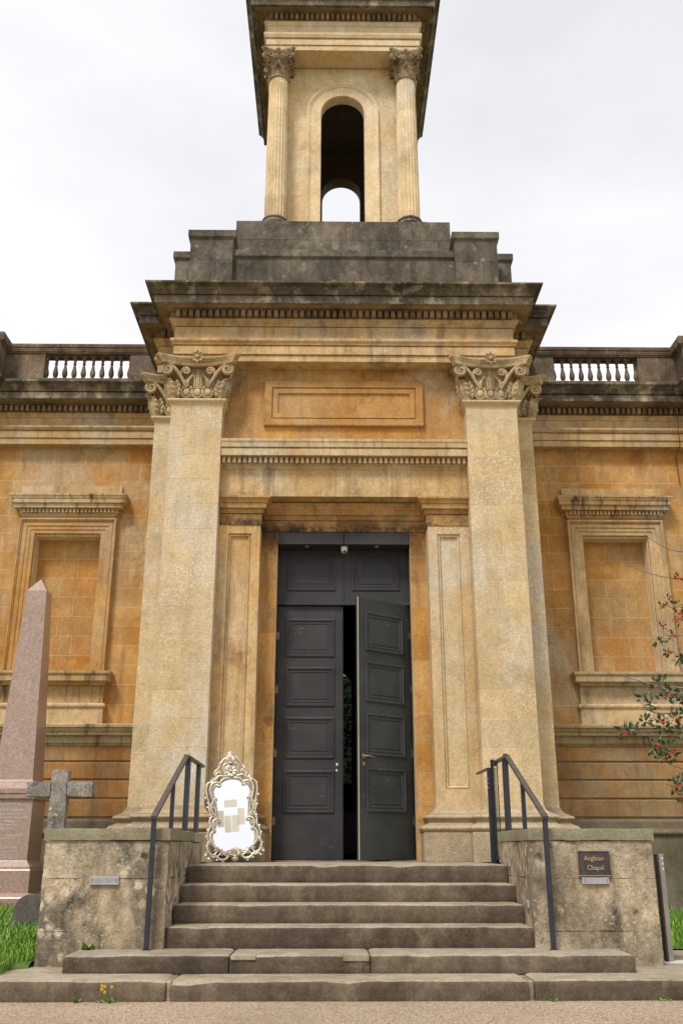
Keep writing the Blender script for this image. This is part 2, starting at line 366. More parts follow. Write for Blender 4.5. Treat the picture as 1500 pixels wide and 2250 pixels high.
# ================================================================== setting: ground, lawn, path, paving
def sheet(x0, x1, y0, y1, fz, nx, ny):
    return MB().grid([[(x0 + (x1 - x0) * i / nx, y0 + (y1 - y0) * j / ny, fz(x0 + (x1 - x0) * i / nx, y0 + (y1 - y0) * j / ny)) for j in range(ny + 1)] for i in range(nx + 1)])
struct('ground', MB().add([(-400, -400, -.06), (400, -400, -.06), (400, 400, -.06), (-400, 400, -.06)], [(0, 1, 2, 3)]), m_turf)
struct('path', sheet(-40, 40, -30, 8.50, lambda x, y: .006 * noise.noise((x * 1.3, y * 1.3, 0)) - (.0 if y < 8.3 else 0), 60, 40), m_gravel)
def lawn_l(x, y): return .145 + .085 * max(0, y - 8.6) + .02 * noise.noise((x * 2, y * 2, 3)) - (.10 if x > -2.9 and y < 9.2 else 0) - max(0, 8.75 - y) * .5
struct('lawn', sheet(-9, -2.80, 8.45, 14.38, lawn_l, 30, 30), m_turf)
def lawn_r(x, y): return .17 + .03 * (y - 11) + .02 * noise.noise((x * 2, y * 2, 9))
struct('lawn', sheet(2.82, 9, 10.75, 14.3, lawn_r, 24, 16), m_turf)
pv = struct('pavement', MB().box(2.80, 9, 9.05, 10.78, -.05, .125), m_pave)
struct('hill', sheet(-30, 30, 27.5, 60, lambda x, y: min(7.5, (y - 28) * 1.6) + .5 * noise.noise((x * .4, y * .4, 2)), 40, 30), m_bank)
R = random.Random(4); xx = 2.82
for xx in (2.82, 3.63, 4.5):
    for yy in (9.35, 10.05):
        part('paving_slab', MB().box(xx + .005, xx + .8, yy + .005, yy + .69, .06, .15 + R.uniform(0, .006), .008), m_pave, pv)

def blades(name, spots, hmin, hmax, mat, seed):
    R = random.Random(seed); mb = MB()
    for (x, y, z) in spots:
        h = R.uniform(hmin, hmax); a = R.uniform(0, 6.28); l = R.uniform(.1, .75) * h; wd = R.uniform(.0035, .007); px, py = -sin(a), cos(a)
        P = [(x, y, z - .02), (x + cos(a) * l * .35, y + sin(a) * l * .35, z + h * .6), (x + cos(a) * l, y + sin(a) * l, z + h)]
        V = [(P[0][0] - px * wd, P[0][1] - py * wd, P[0][2]), (P[0][0] + px * wd, P[0][1] + py * wd, P[0][2]), (P[1][0] + px * wd * .8, P[1][1] + py * wd * .8, P[1][2]), (P[1][0] - px * wd * .8, P[1][1] - py * wd * .8, P[1][2]), P[2]]
        mb.add(V, [(0, 1, 2, 3), (3, 2, 4)])
    o = ob(name, mb.mesh(name), mat); o['kind'] = 'stuff'; return o
R = random.Random(11)
sp = []
for i in range(26000):
    y = 8.55 + 5.4 * R.random() ** 1.7; x = -2.83 - 2.3 * R.random() ** 1.2
    if y < 9.25 and x > -2.90 - .02 * R.random(): continue
    sp.append((x, y, lawn_l(x, y)))
g1 = blades('grass', sp, .035, .115, m_grassb, 3); top(g1, 'long bright green grass round the pink obelisk and cross', 'grass')
sp = []
for i in range(6000):
    y = 10.8 + 3.3 * R.random(); x = 2.85 + 2.6 * R.random(); sp.append((x, y, lawn_r(x, y)))
g2 = blades('grass', sp, .06, .17, m_grassb, 5); top(g2, 'strip of green grass behind the slim steel post', 'grass')
mb = MB()
for i in range(5000):
    x = R.uniform(-4, 4); y = R.uniform(6.6, 8.36); r = R.uniform(.003, .0085); a = R.random() * 6
    z = .006 * noise.noise((x * 1.3, y * 1.3, 0)) + r * .3
    V = [(x + r * cos(a + k * 2.1) * R.uniform(.8, 1.2), y + r * sin(a + k * 2.1), z - r * .3) for k in range(3)] + [(x, y, z + r * .6)]
    mb.add(V, [(0, 1, 3), (1, 2, 3), (2, 0, 3)])
gv = ob('loose_gravel', mb.mesh('loose_gravel'), m_gravel); gv['kind'] = 'stuff'; top(gv, 'loose pinkish gravel stones scattered over the path', 'gravel')

# ================================================================== the chapel
CH = thing('chapel', 'honey coloured stone chapel with pilastered porch, balustraded wings and arched bell turret', 'chapel', (0, 12.35, 0))
LZ = .983
# --- porch walls behind the facing
walls = MB()
for s in (-1, 1):
    def bx(a, b, *r): walls.box(min(s * a, s * b), max(s * a, s * b), *r)
    bx(1.735, 2.46, 12.45, 13.45, .1, 8.5); bx(.935, 1.74, 12.9013, 13.45, .1, 5.80); bx(2.45, 2.795, 13.05, 16.6, .1, 8.5); bx(1.2, 1.74, 12.65, 12.95, .9, 5.5)
walls.box(-1.74, 1.74, 12.6213, 13.45, 5.8, 8.5); walls.box(-.94, .94, 12.9013, 13.45, 5.40, 5.82)
porch = part('porch_wall', walls, m_mortar, CH)
# blocks of the wall above the door cornice, the frieze and the door surround
ashlar(porch, -1.73, 1.73, 6.60, 7.82, 12.62, .3, .62, m_wall, [(-1.15, 1.15, 6.89, 7.61)], .1, seed=5)
ashlar(porch, -1.73, 1.73, 5.79, 6.215, 12.55, .45, .86, m_trim, (), .3, seed=6)
for s in (-1, 1): ashlar(porch, *sorted((s * .937, s * 1.22)), LZ, 5.385, 12.9, .37, .5, m_surr, (), .3, seed=8 + s)
ashlar(porch, -1.18, 1.18, 5.38, 5.80, 12.9, .22, 1.2, m_surr, [(-.937, .937, 5.0, 5.381)], .3, seed=11)
fp = MB().rect(-1.155, 1.155, 6.89, 7.61, [(0, .0), (.0, -.05), (.012, -.062), (.105, -.062), (.118, -.035), (.128, -.03), (.128, -.05), (.195, -.05), (.205, -.03), (.207, -.022)], 12.625)
part('frieze_panel', fp, m_niche, CH)
# door cornice with dentils
pth = [(-1.73, 12.55), (1.73, 12.55)]
dc = part('door_cornice', MB().sweep(pth, [(-.1, 6.20), (.012, 6.20), (.015, 6.225), (.04, 6.245), (.05, 6.25), (.05, 6.345), (.165, 6.345), (.17, 6.35), (.17, 6.445), (.145, 6.446), (.145, 6.466), (.18, 6.472), (.185, 6.53), (.198, 6.556), (.198, 6.59), (-.1, 6.615)]), m_trim, CH)
dentils(dc, pth, .045, .12, 6.255, 6.338, .0735, .046, m_trim)
# impost moulding over jamb pilasters and lintel
ip = [(-1.73, 12.6), (-1.16, 12.6), (-1.16, 12.9), (1.16, 12.9), (1.16, 12.6), (1.73, 12.6)]
part('impost_moulding', MB().sweep(ip, [(-.05, 5.385), (.014, 5.385), (.014, 5.54), (.002, 5.541), (.002, 5.549), (.03, 5.55), (.045, 5.60), (.045, 5.61), (.075, 5.615), (.075, 5.685), (.09, 5.69), (.10, 5.72), (.13, 5.745), (.135, 5.75), (.135, 5.775), (-.05, 5.785)]), m_surr, CH)
# jamb pilasters with sunk panels
BASE = [(-.06, 0), (.178, 0), (.182, .005), (.182, .335), (.176, .342), (.17, .346)] + [(.165 + .038 * sin(pi * k / 8), .35 + .12 * k / 8) for k in range(9)] + \
       [(.145, .475), (.145, .485), (.115, .50), (.108, .525), (.12, .55), (.135, .555)] + [(.125 + .027 * sin(pi * k / 6), .56 + .085 * k / 6) for k in range(7)] + [(.10, .65), (.10, .665), (.05, .69), (.022, .73), (.005, .80), (-.06, .80)]
BASE = [(o, (z if z < .346 else .346 + (z - .346) * .69) + LZ) for o, z in BASE]
for s in (-1, 1):
    x0, x1 = sorted((s * 1.16, s * 1.73))
    jm = MB(); pa, pb = (x0 + .13, x1 - .125); za, zb = 1.848, 5.262
    R1 = [(x0, 12.9, LZ), (x0, 12.9, 5.39), (x1, 12.9, 5.39), (x1, 12.9, LZ)]; R2 = [(x, 12.6, z) for x, y, z in R1]; R3 = [(pa, 12.6, za), (pa, 12.6, zb), (pb, 12.6, zb), (pb, 12.6, za)]
    for A, B in ((R1, R2), (R2, R3)):
        jm.add(A + B, [(k, (k + 1) % 4, 4 + (k + 1) % 4, 4 + k) for k in range(4)])
    jp = part('jamb_pilaster', jm, m_pil if s > 0 else m_jamb, CH)
    part('sunk_panel', MB().rect(pa, pb, za, zb, [(0, 0), (.001, .016), (.008, .03), (.02, .014), (.03, .014), (.034, .03), (.046, .05), (.05, .058), (.054, .05), (.06, .048)], 12.6), m_pil if s > 0 else m_jamb, jp)
# base moulding running round every pilaster of one side
bpth = [(1.16, 12.92), (1.16, 12.6), (1.73, 12.6), (1.73, 12.35), (2.465, 12.35), (2.465, 12.94), (2.80, 12.94), (2.80, 14.4)]
for pt in (bpth, mirx(bpth)):
    part('base_moulding', MB().sweep(pt, BASE), m_base, CH)
for s in (-1, 1):
    part('porch_plinth', MB().box(*sorted((s * 1.0, s * 2.95)), 12.2, 14.3, .0, LZ - .004), m_plinth, CH)
# --- giant pilasters
for s in (-1, 1):
    x0, x1 = sorted((s * 1.73, s * 2.465))
    pc = part('pilaster', MB().box(x0 + .004, x1 - .003, 12.3512, 13.2, 1.5, 7.1), m_mortar, CH)
    ashlar(pc, x0, x1, 1.61, 7.06, 12.35, .365, .62, m_pil, (), .62, .0055, seed=20 + s, jit=.0004)
    nk = [(-.3, 7.055), (0, 7.055), (.004, 7.09), (.018, 7.12), (.04, 7.14), (.044, 7.145), (.05, 7.15), (.055, 7.165), (.05, 7.183), (-.3, 7.185)]
    part('necking', MB().sweep([(x0, 13.0), (x0, 12.35), (x1, 12.35), (x1, 13.0)], nk), m_pil, pc)
    a, b = sorted((s * 2.44, s * 2.80))
    sc = part('side_pilaster', MB().box(a + .004, b - .004, 12.9412, 14.3, 1.5, 7.1), m_mortar, CH)
    ashlar(sc, a, b, 1.61, 7.06, 12.94, .365, .7, m_pil, (), .5, .0055, seed=30 + s, jit=.0004)
    part('necking', MB().sweep([(a, 14.3), (a, 12.94), (b, 12.94), (b, 14.3)], nk), m_pil, sc)
    part('side_wall', MB().box(*sorted((s * 2.50, s * 2.79)), 13.4, 16.6, 1.6, 8.4), m_wall, CH)
# --- main entablature
EP = [(-2.80, 16.6), (-2.80, 12.94), (-2.47, 12.94), (-2.47, 12.35), (2.47, 12.35), (2.47, 12.94), (2.80, 12.94), (2.80, 16.6)]
part('architrave', MB().sweep(EP, [(-.27, 7.815), (-.012, 7.815), (-.012, 7.908), (-.024, 7.909), (-.024, 7.919), (.012, 7.92), (.012, 8.05), (-.004, 8.051), (-.004, 8.064), (.028, 8.065), (.035, 8.09), (.055, 8.11), (.06, 8.12), (.06, 8.155), (.03, 8.172), (-.27, 8.172)]), m_trim, CH)
part('frieze', MB().sweep(EP, [(-.2, 8.17), (.022, 8.17), (.01, 8.20), (.008, 8.33), (.012, 8.36), (-.006, 8.361), (-.006, 8.371), (.03, 8.372), (.035, 8.385), (.03, 8.39), (.06, 8.42), (.085, 8.445), (.09, 8.46), (-.2, 8.46)]), m_entab, CH)
mc = part('main_cornice_soffit', MB().sweep(EP, [(-.2, 8.455), (.075, 8.455), (.075, 8.575), (.215, 8.578), (.23, 8.594), (.245, 8.6), (.265, 8.594), (.275, 8.604), (.275, 8.61), (-.2, 8.61)]), m_soff, CH)
dentils(mc, EP, .065, .165, 8.463, 8.566, .095, .062, m_soff)
part('main_cornice', MB().sweep(EP, [(-.2, 8.606), (.283, 8.602), (.285, 8.605), (.285, 8.725), (.255, 8.727), (.255, 8.742), (.29, 8.745), (.30, 8.76), (.305, 8.80), (.335, 8.845), (.385, 8.862), (.405, 8.866), (.41, 8.872), (.412, 8.896), (.405, 8.902), (-.3, 8.93)]), m_corn, CH)
# --- attic
at = MB(); at.box(-2.32, 2.32, 12.53, 16.5, 8.8, 9.60); at.box(-2.6, 2.6, 13.06, 16.5, 8.8, 9.60)
attic = part('attic', at, m_dark, CH)
CAPM = [(-.1, -.02), (.0, -.02), (.008, 0), (.03, .02), (.035, .03), (.035, .135), (.03, .14), (-.1, .15)]
def capband(xa, xb, ya, yb, z, mat, par, name='attic_coping'):
    return part(name, MB().sweep([(xa, yb), (xa, ya), (xb, ya), (xb, yb)], [(o, z + q) for o, q in CAPM]).box(xa + .05, xb - .05, ya + .05, yb - .001, z, z + .147), mat, par)
ashlar(attic, -1.70, 1.70, 8.82, 9.67, 12.52, .43, .85, m_dark, (), .2, .004, seed=41)
capband(-1.705, 1.705, 12.52, 13.0, 9.67, m_dark, attic)
for s in (-1, 1):
    a, b = sorted((s * 1.69, s * 2.345)); ashlar(attic, a, b, 8.82, 9.955, 12.43, .38, .7, m_dark, (), .55, .004, seed=42 + s)
    capband(a, b, 12.43, 13.0, 9.955, m_dark, attic)
    a, b = sorted((s * 2.30, s * 2.655)); ashlar(attic, a, b, 8.82, 9.93, 12.96, .38, .7, m_dark, (), .6, .004, seed=45 + s)
    capband(a, b, 12.96, 13.6, 9.93, m_dark, attic)
# --- turret
sb = part('turret_plinth', MB().box(-1.74, 1.74, 13.21, 17.0, 9.3, 10.80), m_dark, CH)
ashlar(sb, -1.75, 1.75, 9.4, 10.855, 13.2, .36, .98, m_dark, (), .4, .004, seed=51)
def archwall(mb, x0, x1, z0, z1, r, zs, y0, y1, n=20):
    mb.box(x0, -r, y0, y1, z0, z1); mb.box(r, x1, y0, y1, z0, z1)
    A = [(-r * cos(pi * i / n), zs + r * sin(pi * i / n)) for i in range(n + 1)]
    for y in (y0, y1): mb.grid([[(x, y, z), (x, y, z1)] for x, z in A], False)
    mb.grid([[(x, y0, z), (x, y1, z)] for x, z in A], False); return mb
tw = archwall(MB(), -1.30, 1.30, 10.80, 14.66, .385, 13.59, 13.797, 13.98)
turret = part('turret_wall', tw, m_tower, CH)
ashlar(turret, -1.30, 1.30, 10.85, 14.63, 13.795, .46, .5, m_tower, [(-.645, .645, 10.8, 14.26)], .1, .005, seed=61)
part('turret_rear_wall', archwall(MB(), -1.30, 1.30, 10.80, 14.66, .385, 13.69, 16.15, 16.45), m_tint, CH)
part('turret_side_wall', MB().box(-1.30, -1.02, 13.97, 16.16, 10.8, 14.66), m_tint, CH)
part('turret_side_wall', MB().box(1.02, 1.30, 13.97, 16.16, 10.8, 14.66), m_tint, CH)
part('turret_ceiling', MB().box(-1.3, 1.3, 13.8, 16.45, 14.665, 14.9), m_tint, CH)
def archband(prof, zs, zb, y, n=28):
    rows = []
    for o, dy in prof:
        rows.append([(-o, y + dy, zb)] + [(-o * cos(pi * i / n), y + dy, zs + o * sin(pi * i / n)) for i in range(n + 1)] + [(o, y + dy, zb)])
    return MB().grid([list(c) for c in zip(*rows)], False)
part('arch_moulding', archband([(.64, .02), (.64, -.05), (.61, -.055), (.595, -.04), (.575, -.035), (.57, -.02), (.395, -.02), (.388, -.015), (.384, .02), (.384, .19)], 13.59, 10.85, 13.795), m_tower, CH)
TP = [(-1.365, 16.7), (-1.365, 13.35), (1.365, 13.35), (1.365, 16.7)]
part('turret_architrave', MB().sweep(TP, [(-.42, 14.605), (-.01, 14.605), (-.01, 14.705), (-.025, 14.706), (-.025, 14.714), (.008, 14.715), (.008, 14.84), (-.01, 14.841), (-.01, 14.858), (.03, 14.86), (.045, 14.90), (.05, 14.91), (.05, 14.96), (.0, 14.985), (-.42, 14.985)]), m_tower, CH)
part('turret_frieze', MB().sweep(TP, [(-.3, 14.98), (0, 14.98), (0, 15.135), (.02, 15.145), (.035, 15.17), (.05, 15.19), (.05, 15.215), (-.3, 15.215)]), m_tower, CH)
tcn = part('turret_cornice_soffit', MB().sweep(TP, [(-.3, 15.21), (.04, 15.21), (.04, 15.34), (.21, 15.345), (.24, 15.36), (-.3, 15.37)]), m_soff, CH)
dentils(tcn, TP, .03, .12, 15.22, 15.335, .092, .058, m_soff)
part('turret_cornice', MB().sweep(TP, [(-.3, 15.365), (.275, 15.35), (.275, 15.46), (.27, 15.47), (.29, 15.485), (.30, 15.53), (.36, 15.60), (.39, 15.61), (.39, 15.64), (-1.36, 16.0)]), m_corn, CH)

# --- fluted columns of the turret
def spiral(c, r0, turns, n, cw=1, a0=0., rmin=.12):
    P = []
    for i in range(n + 1):
        t = i / n; a = a0 + cw * turns * 2 * pi * t; r = r0 * (1 - (1 - rmin) * t); P.append((c[0] + r * cos(a), c[1] + r * sin(a)))
    return P
def leaf(mb, base, up, out, side, w, h, curl=.35, lobes=4, n=14, m=8, fat=.0, tip=.5):
    base = Vector(base); up = Vector(up); out = Vector(out); side = Vector(side); rows = []
    for i in range(n + 1):
        t = i / n
        ang = max(0, (t - tip) / (1 - tip)); k = ang * ang
        zc = h * (t - .28 * k * (1 if curl > 0 else 0)); oc = fat * sin(pi * t) + curl * h * (k * .9) + .03 * t * h
        wd = w * (.62 + .5 * sin(pi * min(1, t * 1.02) ** .8)) * (1 - .75 * max(0, (t - .72) / .28) ** 2)
        wd *= 1 + .2 * (abs(((lobes * t) % 1) * 2 - 1) * 2 - 1)
        r = []
        for j in range(m + 1):
            q = j / m * 2 - 1
            rib = .085 * w * cos(q * pi * 3.0) * (1 - .4 * t)
            r.append(base + up * zc + side * (q * wd / 2) + out * (oc + rib - .16 * w * q * q))
        rows.append(r)
    return mb.grid(rows)
def abacus_plan(h, dip, ch, n=10):
    """concave sided square, chamfered tips"""
    P = []
    for k in range(4):
        a = k * pi / 2
        for i in range(n + 1):
            x = -h + ch + 2 * (h - ch) * i / n; q = (x / (h - ch)); y = -h + dip * (1 - q * q)
            P.append((x * cos(a) - y * sin(a), x * sin(a) + y * cos(a)))
    return P
def abacus(mb, h, dip, ch, zs, cy=0.):
    base = abacus_plan(h, dip, ch); rows = []
    for sc, z in zs: rows.append([(x * sc, cy + y * sc, z) for x, y in base])
    mb.grid(rows, False, cv=True); mb.add(rows[-1], [tuple(range(len(base)))]); mb.add(rows[0], [tuple(range(len(base)))]); return mb
def flower(mb, c, r, out=(0, -1, 0), n=6):
    c = Vector(c); o = Vector(out); sx = Vector((1, 0, 0)) if abs(o.y) > .5 else Vector((0, 1, 0)); uz = Vector((0, 0, 1))
    for k in range(n):
        a = 2 * pi * k / n + pi / 2; d = sx * cos(a) + uz * sin(a); s2 = sx * -sin(a) + uz * cos(a)
        V = [c + o * .01, c + d * r * .55 + s2 * r * .32 + o * r * .35, c + d * r * 1.05 + o * r * .5, c + d * r * .55 - s2 * r * .32 + o * r * .35, c + d * r * .5 + o * r * .15]
        mb.add(V, [(0, 1, 4), (1, 2, 4), (2, 3, 4), (3, 0, 4)])
    mb.ell(c + o * r * .35, (r * .3,) * 3, 8, 6); return mb
def corinthian():
    """parts of a round leafy capital about .56 high, bell radius .17, local origin at its foot"""
    pts = {}
    pts['bell'] = MB().lathe(0, 0, [(.0, 0), (.17, 0), (.185, .008), (.185, .02), (.168, .03), (.165, .2), (.175, .32), (.20, .42), (.235, .46), (0, .46)], 28)
    lv = []
    for row, (n, h, z, r, w, a0) in enumerate(((8, .23, .03, .165, .13, 0), (8, .40, .03, .168, .125, pi / 8))):
        for k in range(n):
            a = a0 + 2 * pi * k / n; o = Vector((cos(a), sin(a), 0)); sdv = Vector((-sin(a), cos(a), 0))
            lv.append(leaf(MB(), o * r + Vector((0, 0, z)), (0, 0, 1), o, sdv, w, h, .55 if row == 0 else .42, 4, 14, 6, .012, .5))
    vol = []
    for k in range(4):
        a = pi / 4 + k * pi / 2; o = Vector((cos(a), sin(a), 0)); sdv = Vector((-sin(a), cos(a), 0))
        for sg in (-1, 1):
            m = MB(); P = [(.14, .26), (.19, .33), (.25, .395), (.305, .435)]
            P3 = [o * p + sdv * (sg * (.10 * (1 - i / 4) + .012)) + Vector((0, 0, z)) for i, (p, z) in enumerate(P)]
            P3 += [o * x + sdv * (sg * .013) + Vector((0, 0, z)) for x, z in spiral((.325, .385), .06, 1.5, 18, -1, 1.75)]
            vol.append(m.tube(P3, [.016] * len(P3), 6))
    for k in range(4):
        a = k * pi / 2; o = Vector((cos(a), sin(a), 0)); sdv = Vector((-sin(a), cos(a), 0))
        for sg in (-1, 1):
            m = MB(); P3 = [o * .18 + sdv * (sg * x) + Vector((0, 0, z)) for x, z in [(.10, .27), (.085, .34)]]
            P3 += [o * (.2) + sdv * (sg * x) + Vector((0, 0, z)) for x, z in spiral((.05, .385), .035, 1.2, 12, 1, 0)]
            vol.append(m.tube(P3, .012, 6))
    fl = [flower(MB(), Vector((cos(k * pi / 2), sin(k * pi / 2), 0)) * .245 + Vector((0, 0, .505)), .055, (cos(k * pi / 2), sin(k * pi / 2), 0)) for k in range(4)]
    ab = abacus(MB(), .30, .085, .035, [(.84, .475), (.88, .49), (.96, .515), (.97, .525), (1.0, .53), (1.0, .56)])
    return pts['bell'], lv, vol, fl, ab
bell, lvs, vols, fls, aba = corinthian()
cmesh = dict(bell=bell.mesh('bell'), leaf=[l.mesh('acanthus_leaf') for l in lvs], vol=[v.mesh('volute') for v in vols], fl=[f.mesh('fleuron') for f in fls], ab=aba.mesh('abacus'))
def drum(z0, z1, r0, r1, nf=20):
    n = nf * 6; rows = []
    def ring(z, r, fd):
        out = []
        for i in range(n):
            ph = (i % 6) / 6; d = sin(pi * min(1, ph / .8)) if ph < .8 else 0
            rr = r * (1 - fd * .085 * d); a = 2 * pi * i / n; out.append((rr * cos(a), rr * sin(a), z))
        return out
    for z, r, fd in ((z0, r0 - .003, 1), (z0 + .006, r0, 1), (z1 - .006, r1, 1), (z1, r1 - .003, 1)): rows.append(ring(z, r, fd))
    return MB().grid(rows, False, cv=True)
zc = [11.12, 12.0, 12.72, 13.35, 14.045]
def rad_at(z): t = max(0, (z - 11.12) / 2.93); return .184 - .018 * t ** 1.6
drm = [drum(a, b, rad_at(a), rad_at(b)).mesh('drum') for a, b in zip(zc, zc[1:])]
colbase = MB().box(-.26, .26, -.26, .26, 10.855, 10.94, .01).lathe(0, 0, [(.0, 10.94), (.24, 10.94)] + [(.225 + .028 * sin(pi * k / 6), 10.945 + .075 * k / 6) for k in range(7)] + [(.21, 11.03), (.2, 11.045), (.205, 11.055)] + [(.203 + .018 * sin(pi * k / 6), 11.057 + .045 * k / 6) for k in range(7)] + [(.19, 11.107), (.184, 11.125), (0, 11.125)], 36).mesh('column_base')
for x in (-1.145, 1.12):
    cl = ob('turret_column', colbase, m_dark, CH); cl.location = (x, 13.56, 0)
    for d in drm: ob('drum', d, m_tower, cl)
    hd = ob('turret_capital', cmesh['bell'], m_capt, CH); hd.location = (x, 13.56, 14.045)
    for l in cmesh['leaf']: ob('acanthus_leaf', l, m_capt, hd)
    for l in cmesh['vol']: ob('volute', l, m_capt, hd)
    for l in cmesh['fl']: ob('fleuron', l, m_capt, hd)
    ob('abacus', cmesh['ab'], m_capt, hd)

# --- carved pilaster capitals (local: x along the face, -y towards the viewer, z up, face at y = 0)
HB = .3675
def pil_capital(full=True):
    L = []
    body = MB(); rows = []
    for hw, pj, z in ((.375, .005, 0), (.375, .0, .02), (.335, -.07, .03), (.335, -.075, .30), (.345, -.065, .42), (.38, -.03, .50), (.38, -.03, .52)):
        rows.append([(-hw, .55, z), (-hw, -pj, z), (hw, -pj, z), (hw, .55, z)])
    body.grid(rows, False); body.add(rows[-1], [(0, 1, 2, 3)])
    # eggs and darts on the front and the two flanks
    def egg(x, y, out):
        m = MB(); o = Vector(out); sx = Vector((1, 0, 0)) if abs(o.y) > .5 else Vector((0, 1, 0)); c = Vector((x, y, .095)) + o * .018
        m.ell(c, (.052 if abs(o.y) > .5 else .035, .035 if abs(o.y) > .5 else .052, .062), 12, 8)
        P = [c + sx * (.068 * cos(a)) + Vector((0, 0, .08 * sin(a) - .0)) + o * .004 for a in [pi * (1 - .02) + (pi * 1.04) * i / 14 for i in range(15)]]
        P = [c + sx * -.07 + Vector((0, 0, .05)) + o * .004] + P + [c + sx * .07 + Vector((0, 0, .05)) + o * .004]
        m.tube(P, .0105, 6); return m
    for x in (-.152, 0, .152): L.append(('egg', egg(x, -.012, (0, -1, 0))))
    for sg in (-1, 1):
        for y in (.1,): L.append(('egg', egg(sg * .387, y + .08, (sg, 0, 0))))
    d = MB()
    for x in (-.076, .076):
        for q in (-.012, .012): d.tube([(x + q * 1.5, -.02, .155), (x + q * .6, -.03, .03)], [.008, .005], 6)
    L.append(('dart_row', d))
    # corner acanthus leaves: pairs on both faces of each corner and a curling one on the mitre
    for sg in (-1, 1):
        L.append(('acanthus_leaf', leaf(MB(), (sg * .30, -.015, .0), (sg * .10, 0, 1), (sg * .55, -.83, 0), (.83, sg * -.55 * -1 * -1, 0), .17, .36, .34, 5, 18, 10, .03, .62)))
        L.append(('acanthus_leaf', leaf(MB(), (sg * .385, -.02, .0), (sg * .12, -.05, 1), (sg * .7, -.7, 0), (.7, sg * .7, 0), .19, .375, .42, 5, 18, 10, .035, .62)))
        L.append(('acanthus_leaf', leaf(MB(), (sg * .385, .12, .0), (sg * .10, 0, 1), (sg * 1, 0, 0), (0, 1, 0), .19, .34, .3, 5, 16, 8, .03, .62)))
        for z, x, ln, an in ((.06, .245, .11, .5), (.12, .235, .12, .65), (.18, .245, .12, .8), (.24, .26, .10, .95)):
            m = MB(); leaf(m, (sg * (x + .05), -.03, z - .01), (-sg * cos(an) * .7, -.05, sin(an)), (0, -1, 0), (sin(an), 0, sg * cos(an)), .055, ln, .2, 3, 8, 4, .008, .6); L.append(('leaf_spray', m))
        # main volute stalk rising from the middle to the corner
        P = [(.155, .165), (.17, .19), (.20, .25), (.235, .32), (.275, .385), (.325, .445), (.38, .495)]
        sp_ = spiral((.425, .425), .088, 1.75, 34, -1, radians(108), .1)
        P3 = [(sg * x, -.04 - .06 * i / len(P), z) for i, (x, z) in enumerate(P)] + [(sg * x, -.105 - .02 * (k / 34), z) for k, (x, z) in enumerate(sp_)]
        rr = [.019 + .014 * min(1, i / 6) for i in range(len(P))] + [.033 * (1 - .6 * k / 34) for k in range(35)]
        L.append(('volute', MB().tube(P3, rr, 8, 1.0)))
        m = MB().ell((sg * .425, -.075, .425), (.082, .03, .082), 14, 6); L.append(('volute_eye', m))
        # the flank volute
        P3 = [(sg * .40, .30 - .03 * i, .2 + .055 * i) for i in range(5)] + [(sg * (.455), x, z) for x, z in [(.05 + a * 1.0, b) for a, b in spiral((0, .42), .085, 1.5, 24, 1, radians(90), .12)]]
        L.append(('volute', MB().tube(P3, .022, 7)))
        # inner small scroll
        P = [(.235, .30), (.245, .36), (.235, .42)]
        sp_ = spiral((.172, .425), .06, 1.6, 26, 1, radians(10), .12)
        P3 = [(sg * x, -.045, z) for x, z in P] + [(sg * x, -.05 - .015 * k / 26, z) for k, (x, z) in enumerate(sp_)]
        L.append(('scroll', MB().tube(P3, [.015, .02, .022] + [.022 * (1 - .5 * k / 26) for k in range(27)], 7)))
        # palmette fingers
        m = MB()
        for (bx_, bz, tx, tz, cv) in ((.125, .19, .062, .385, .03), (.135, .19, .105, .335, .02), (.15, .19, .145, .31, -.005), (.16, .19, .185, .285, -.02)):
            P3 = [(sg * (bx_ + (tx - bx_) * t + cv * sin(pi * t)), -.035 - .012 * sin(pi * t), bz + (tz - bz) * t) for t in [i / 7 for i in range(8)]]
            P3 += [(sg * (tx + .012 * sin(a)), -.04, tz + .012 * (1 - cos(a)) * .4) for a in (1.2, 2.4)]
            m.tube(P3, [.009 + .009 * i / 9 for i in range(10)], 6)
        for (cx, cz, r, cw, a0) in ((.185, .17, .03, -1, 2.2), (.09, .17, .02, 1, .5)):
            m.tube([(sg * x, -.038, z) for x, z in spiral((cx, cz), r, 1.3, 14, cw, a0, .2)], .009, 6)
        m.tube([(sg * x, -.035, z) for x, z in ((.07, .17), (.1, .155), (.15, .15), (.19, .16))], .009, 6)
        L.append(('palmette', m))
    m = MB()                                              # centre spike under an arched frond
    for i in range(7):
        z = .20 + i * .026
        for sg in (-1, 1): m.ell((sg * .017, -.03, z), (.013, .012, .018), 7, 5)
    m.tube([(0, -.03, .18), (0, -.035, .46)], [.008, .006], 6)
    for sg in (-1, 1): m.tube([(sg * x, -.035, z) for x, z in ((.0, .165), (.03, .17), (.05, .20), (.045, .3), (.05, .37))], .009, 6)
    for x in (-.045, -.015, .015, .045): m.ell((x, -.03, .168), (.016, .014, .01), 7, 5)
    L.append(('centre_spike', m))
    ab = MB(); rows = []
    def plan(h, dip, ch, n=14):
        P = [(-h, .55), (-h, -.17 + ch)]
        P = [(-(h - .02), .55)] + [(-h + dip * .6 * (1 - ((i / 6) * 2 - 1) ** 2), .45 - (.45 + .20 - ch) * i / 6) for i in range(7)]
        for i in range(n + 1):
            x = -h + ch + 2 * (h - ch) * i / n; q = x / (h - ch); P.append((x, -.23 + dip * (1 - q * q)))
        P += [(-x, y) for x, y in reversed(P[:8])]
        return P
    for h, dy, z in ((.535, .05, .508), (.545, .042, .52), (.56, .03, .555), (.572, .018, .572), (.585, .012, .576), (.585, .012, .588), (.592, .004, .592), (.603, -.004, .606), (.605, -.006, .622), (.60, 0, .632)):
        rows.append([(x, y + dy, z) for x, y in plan(h, .135, .045)])
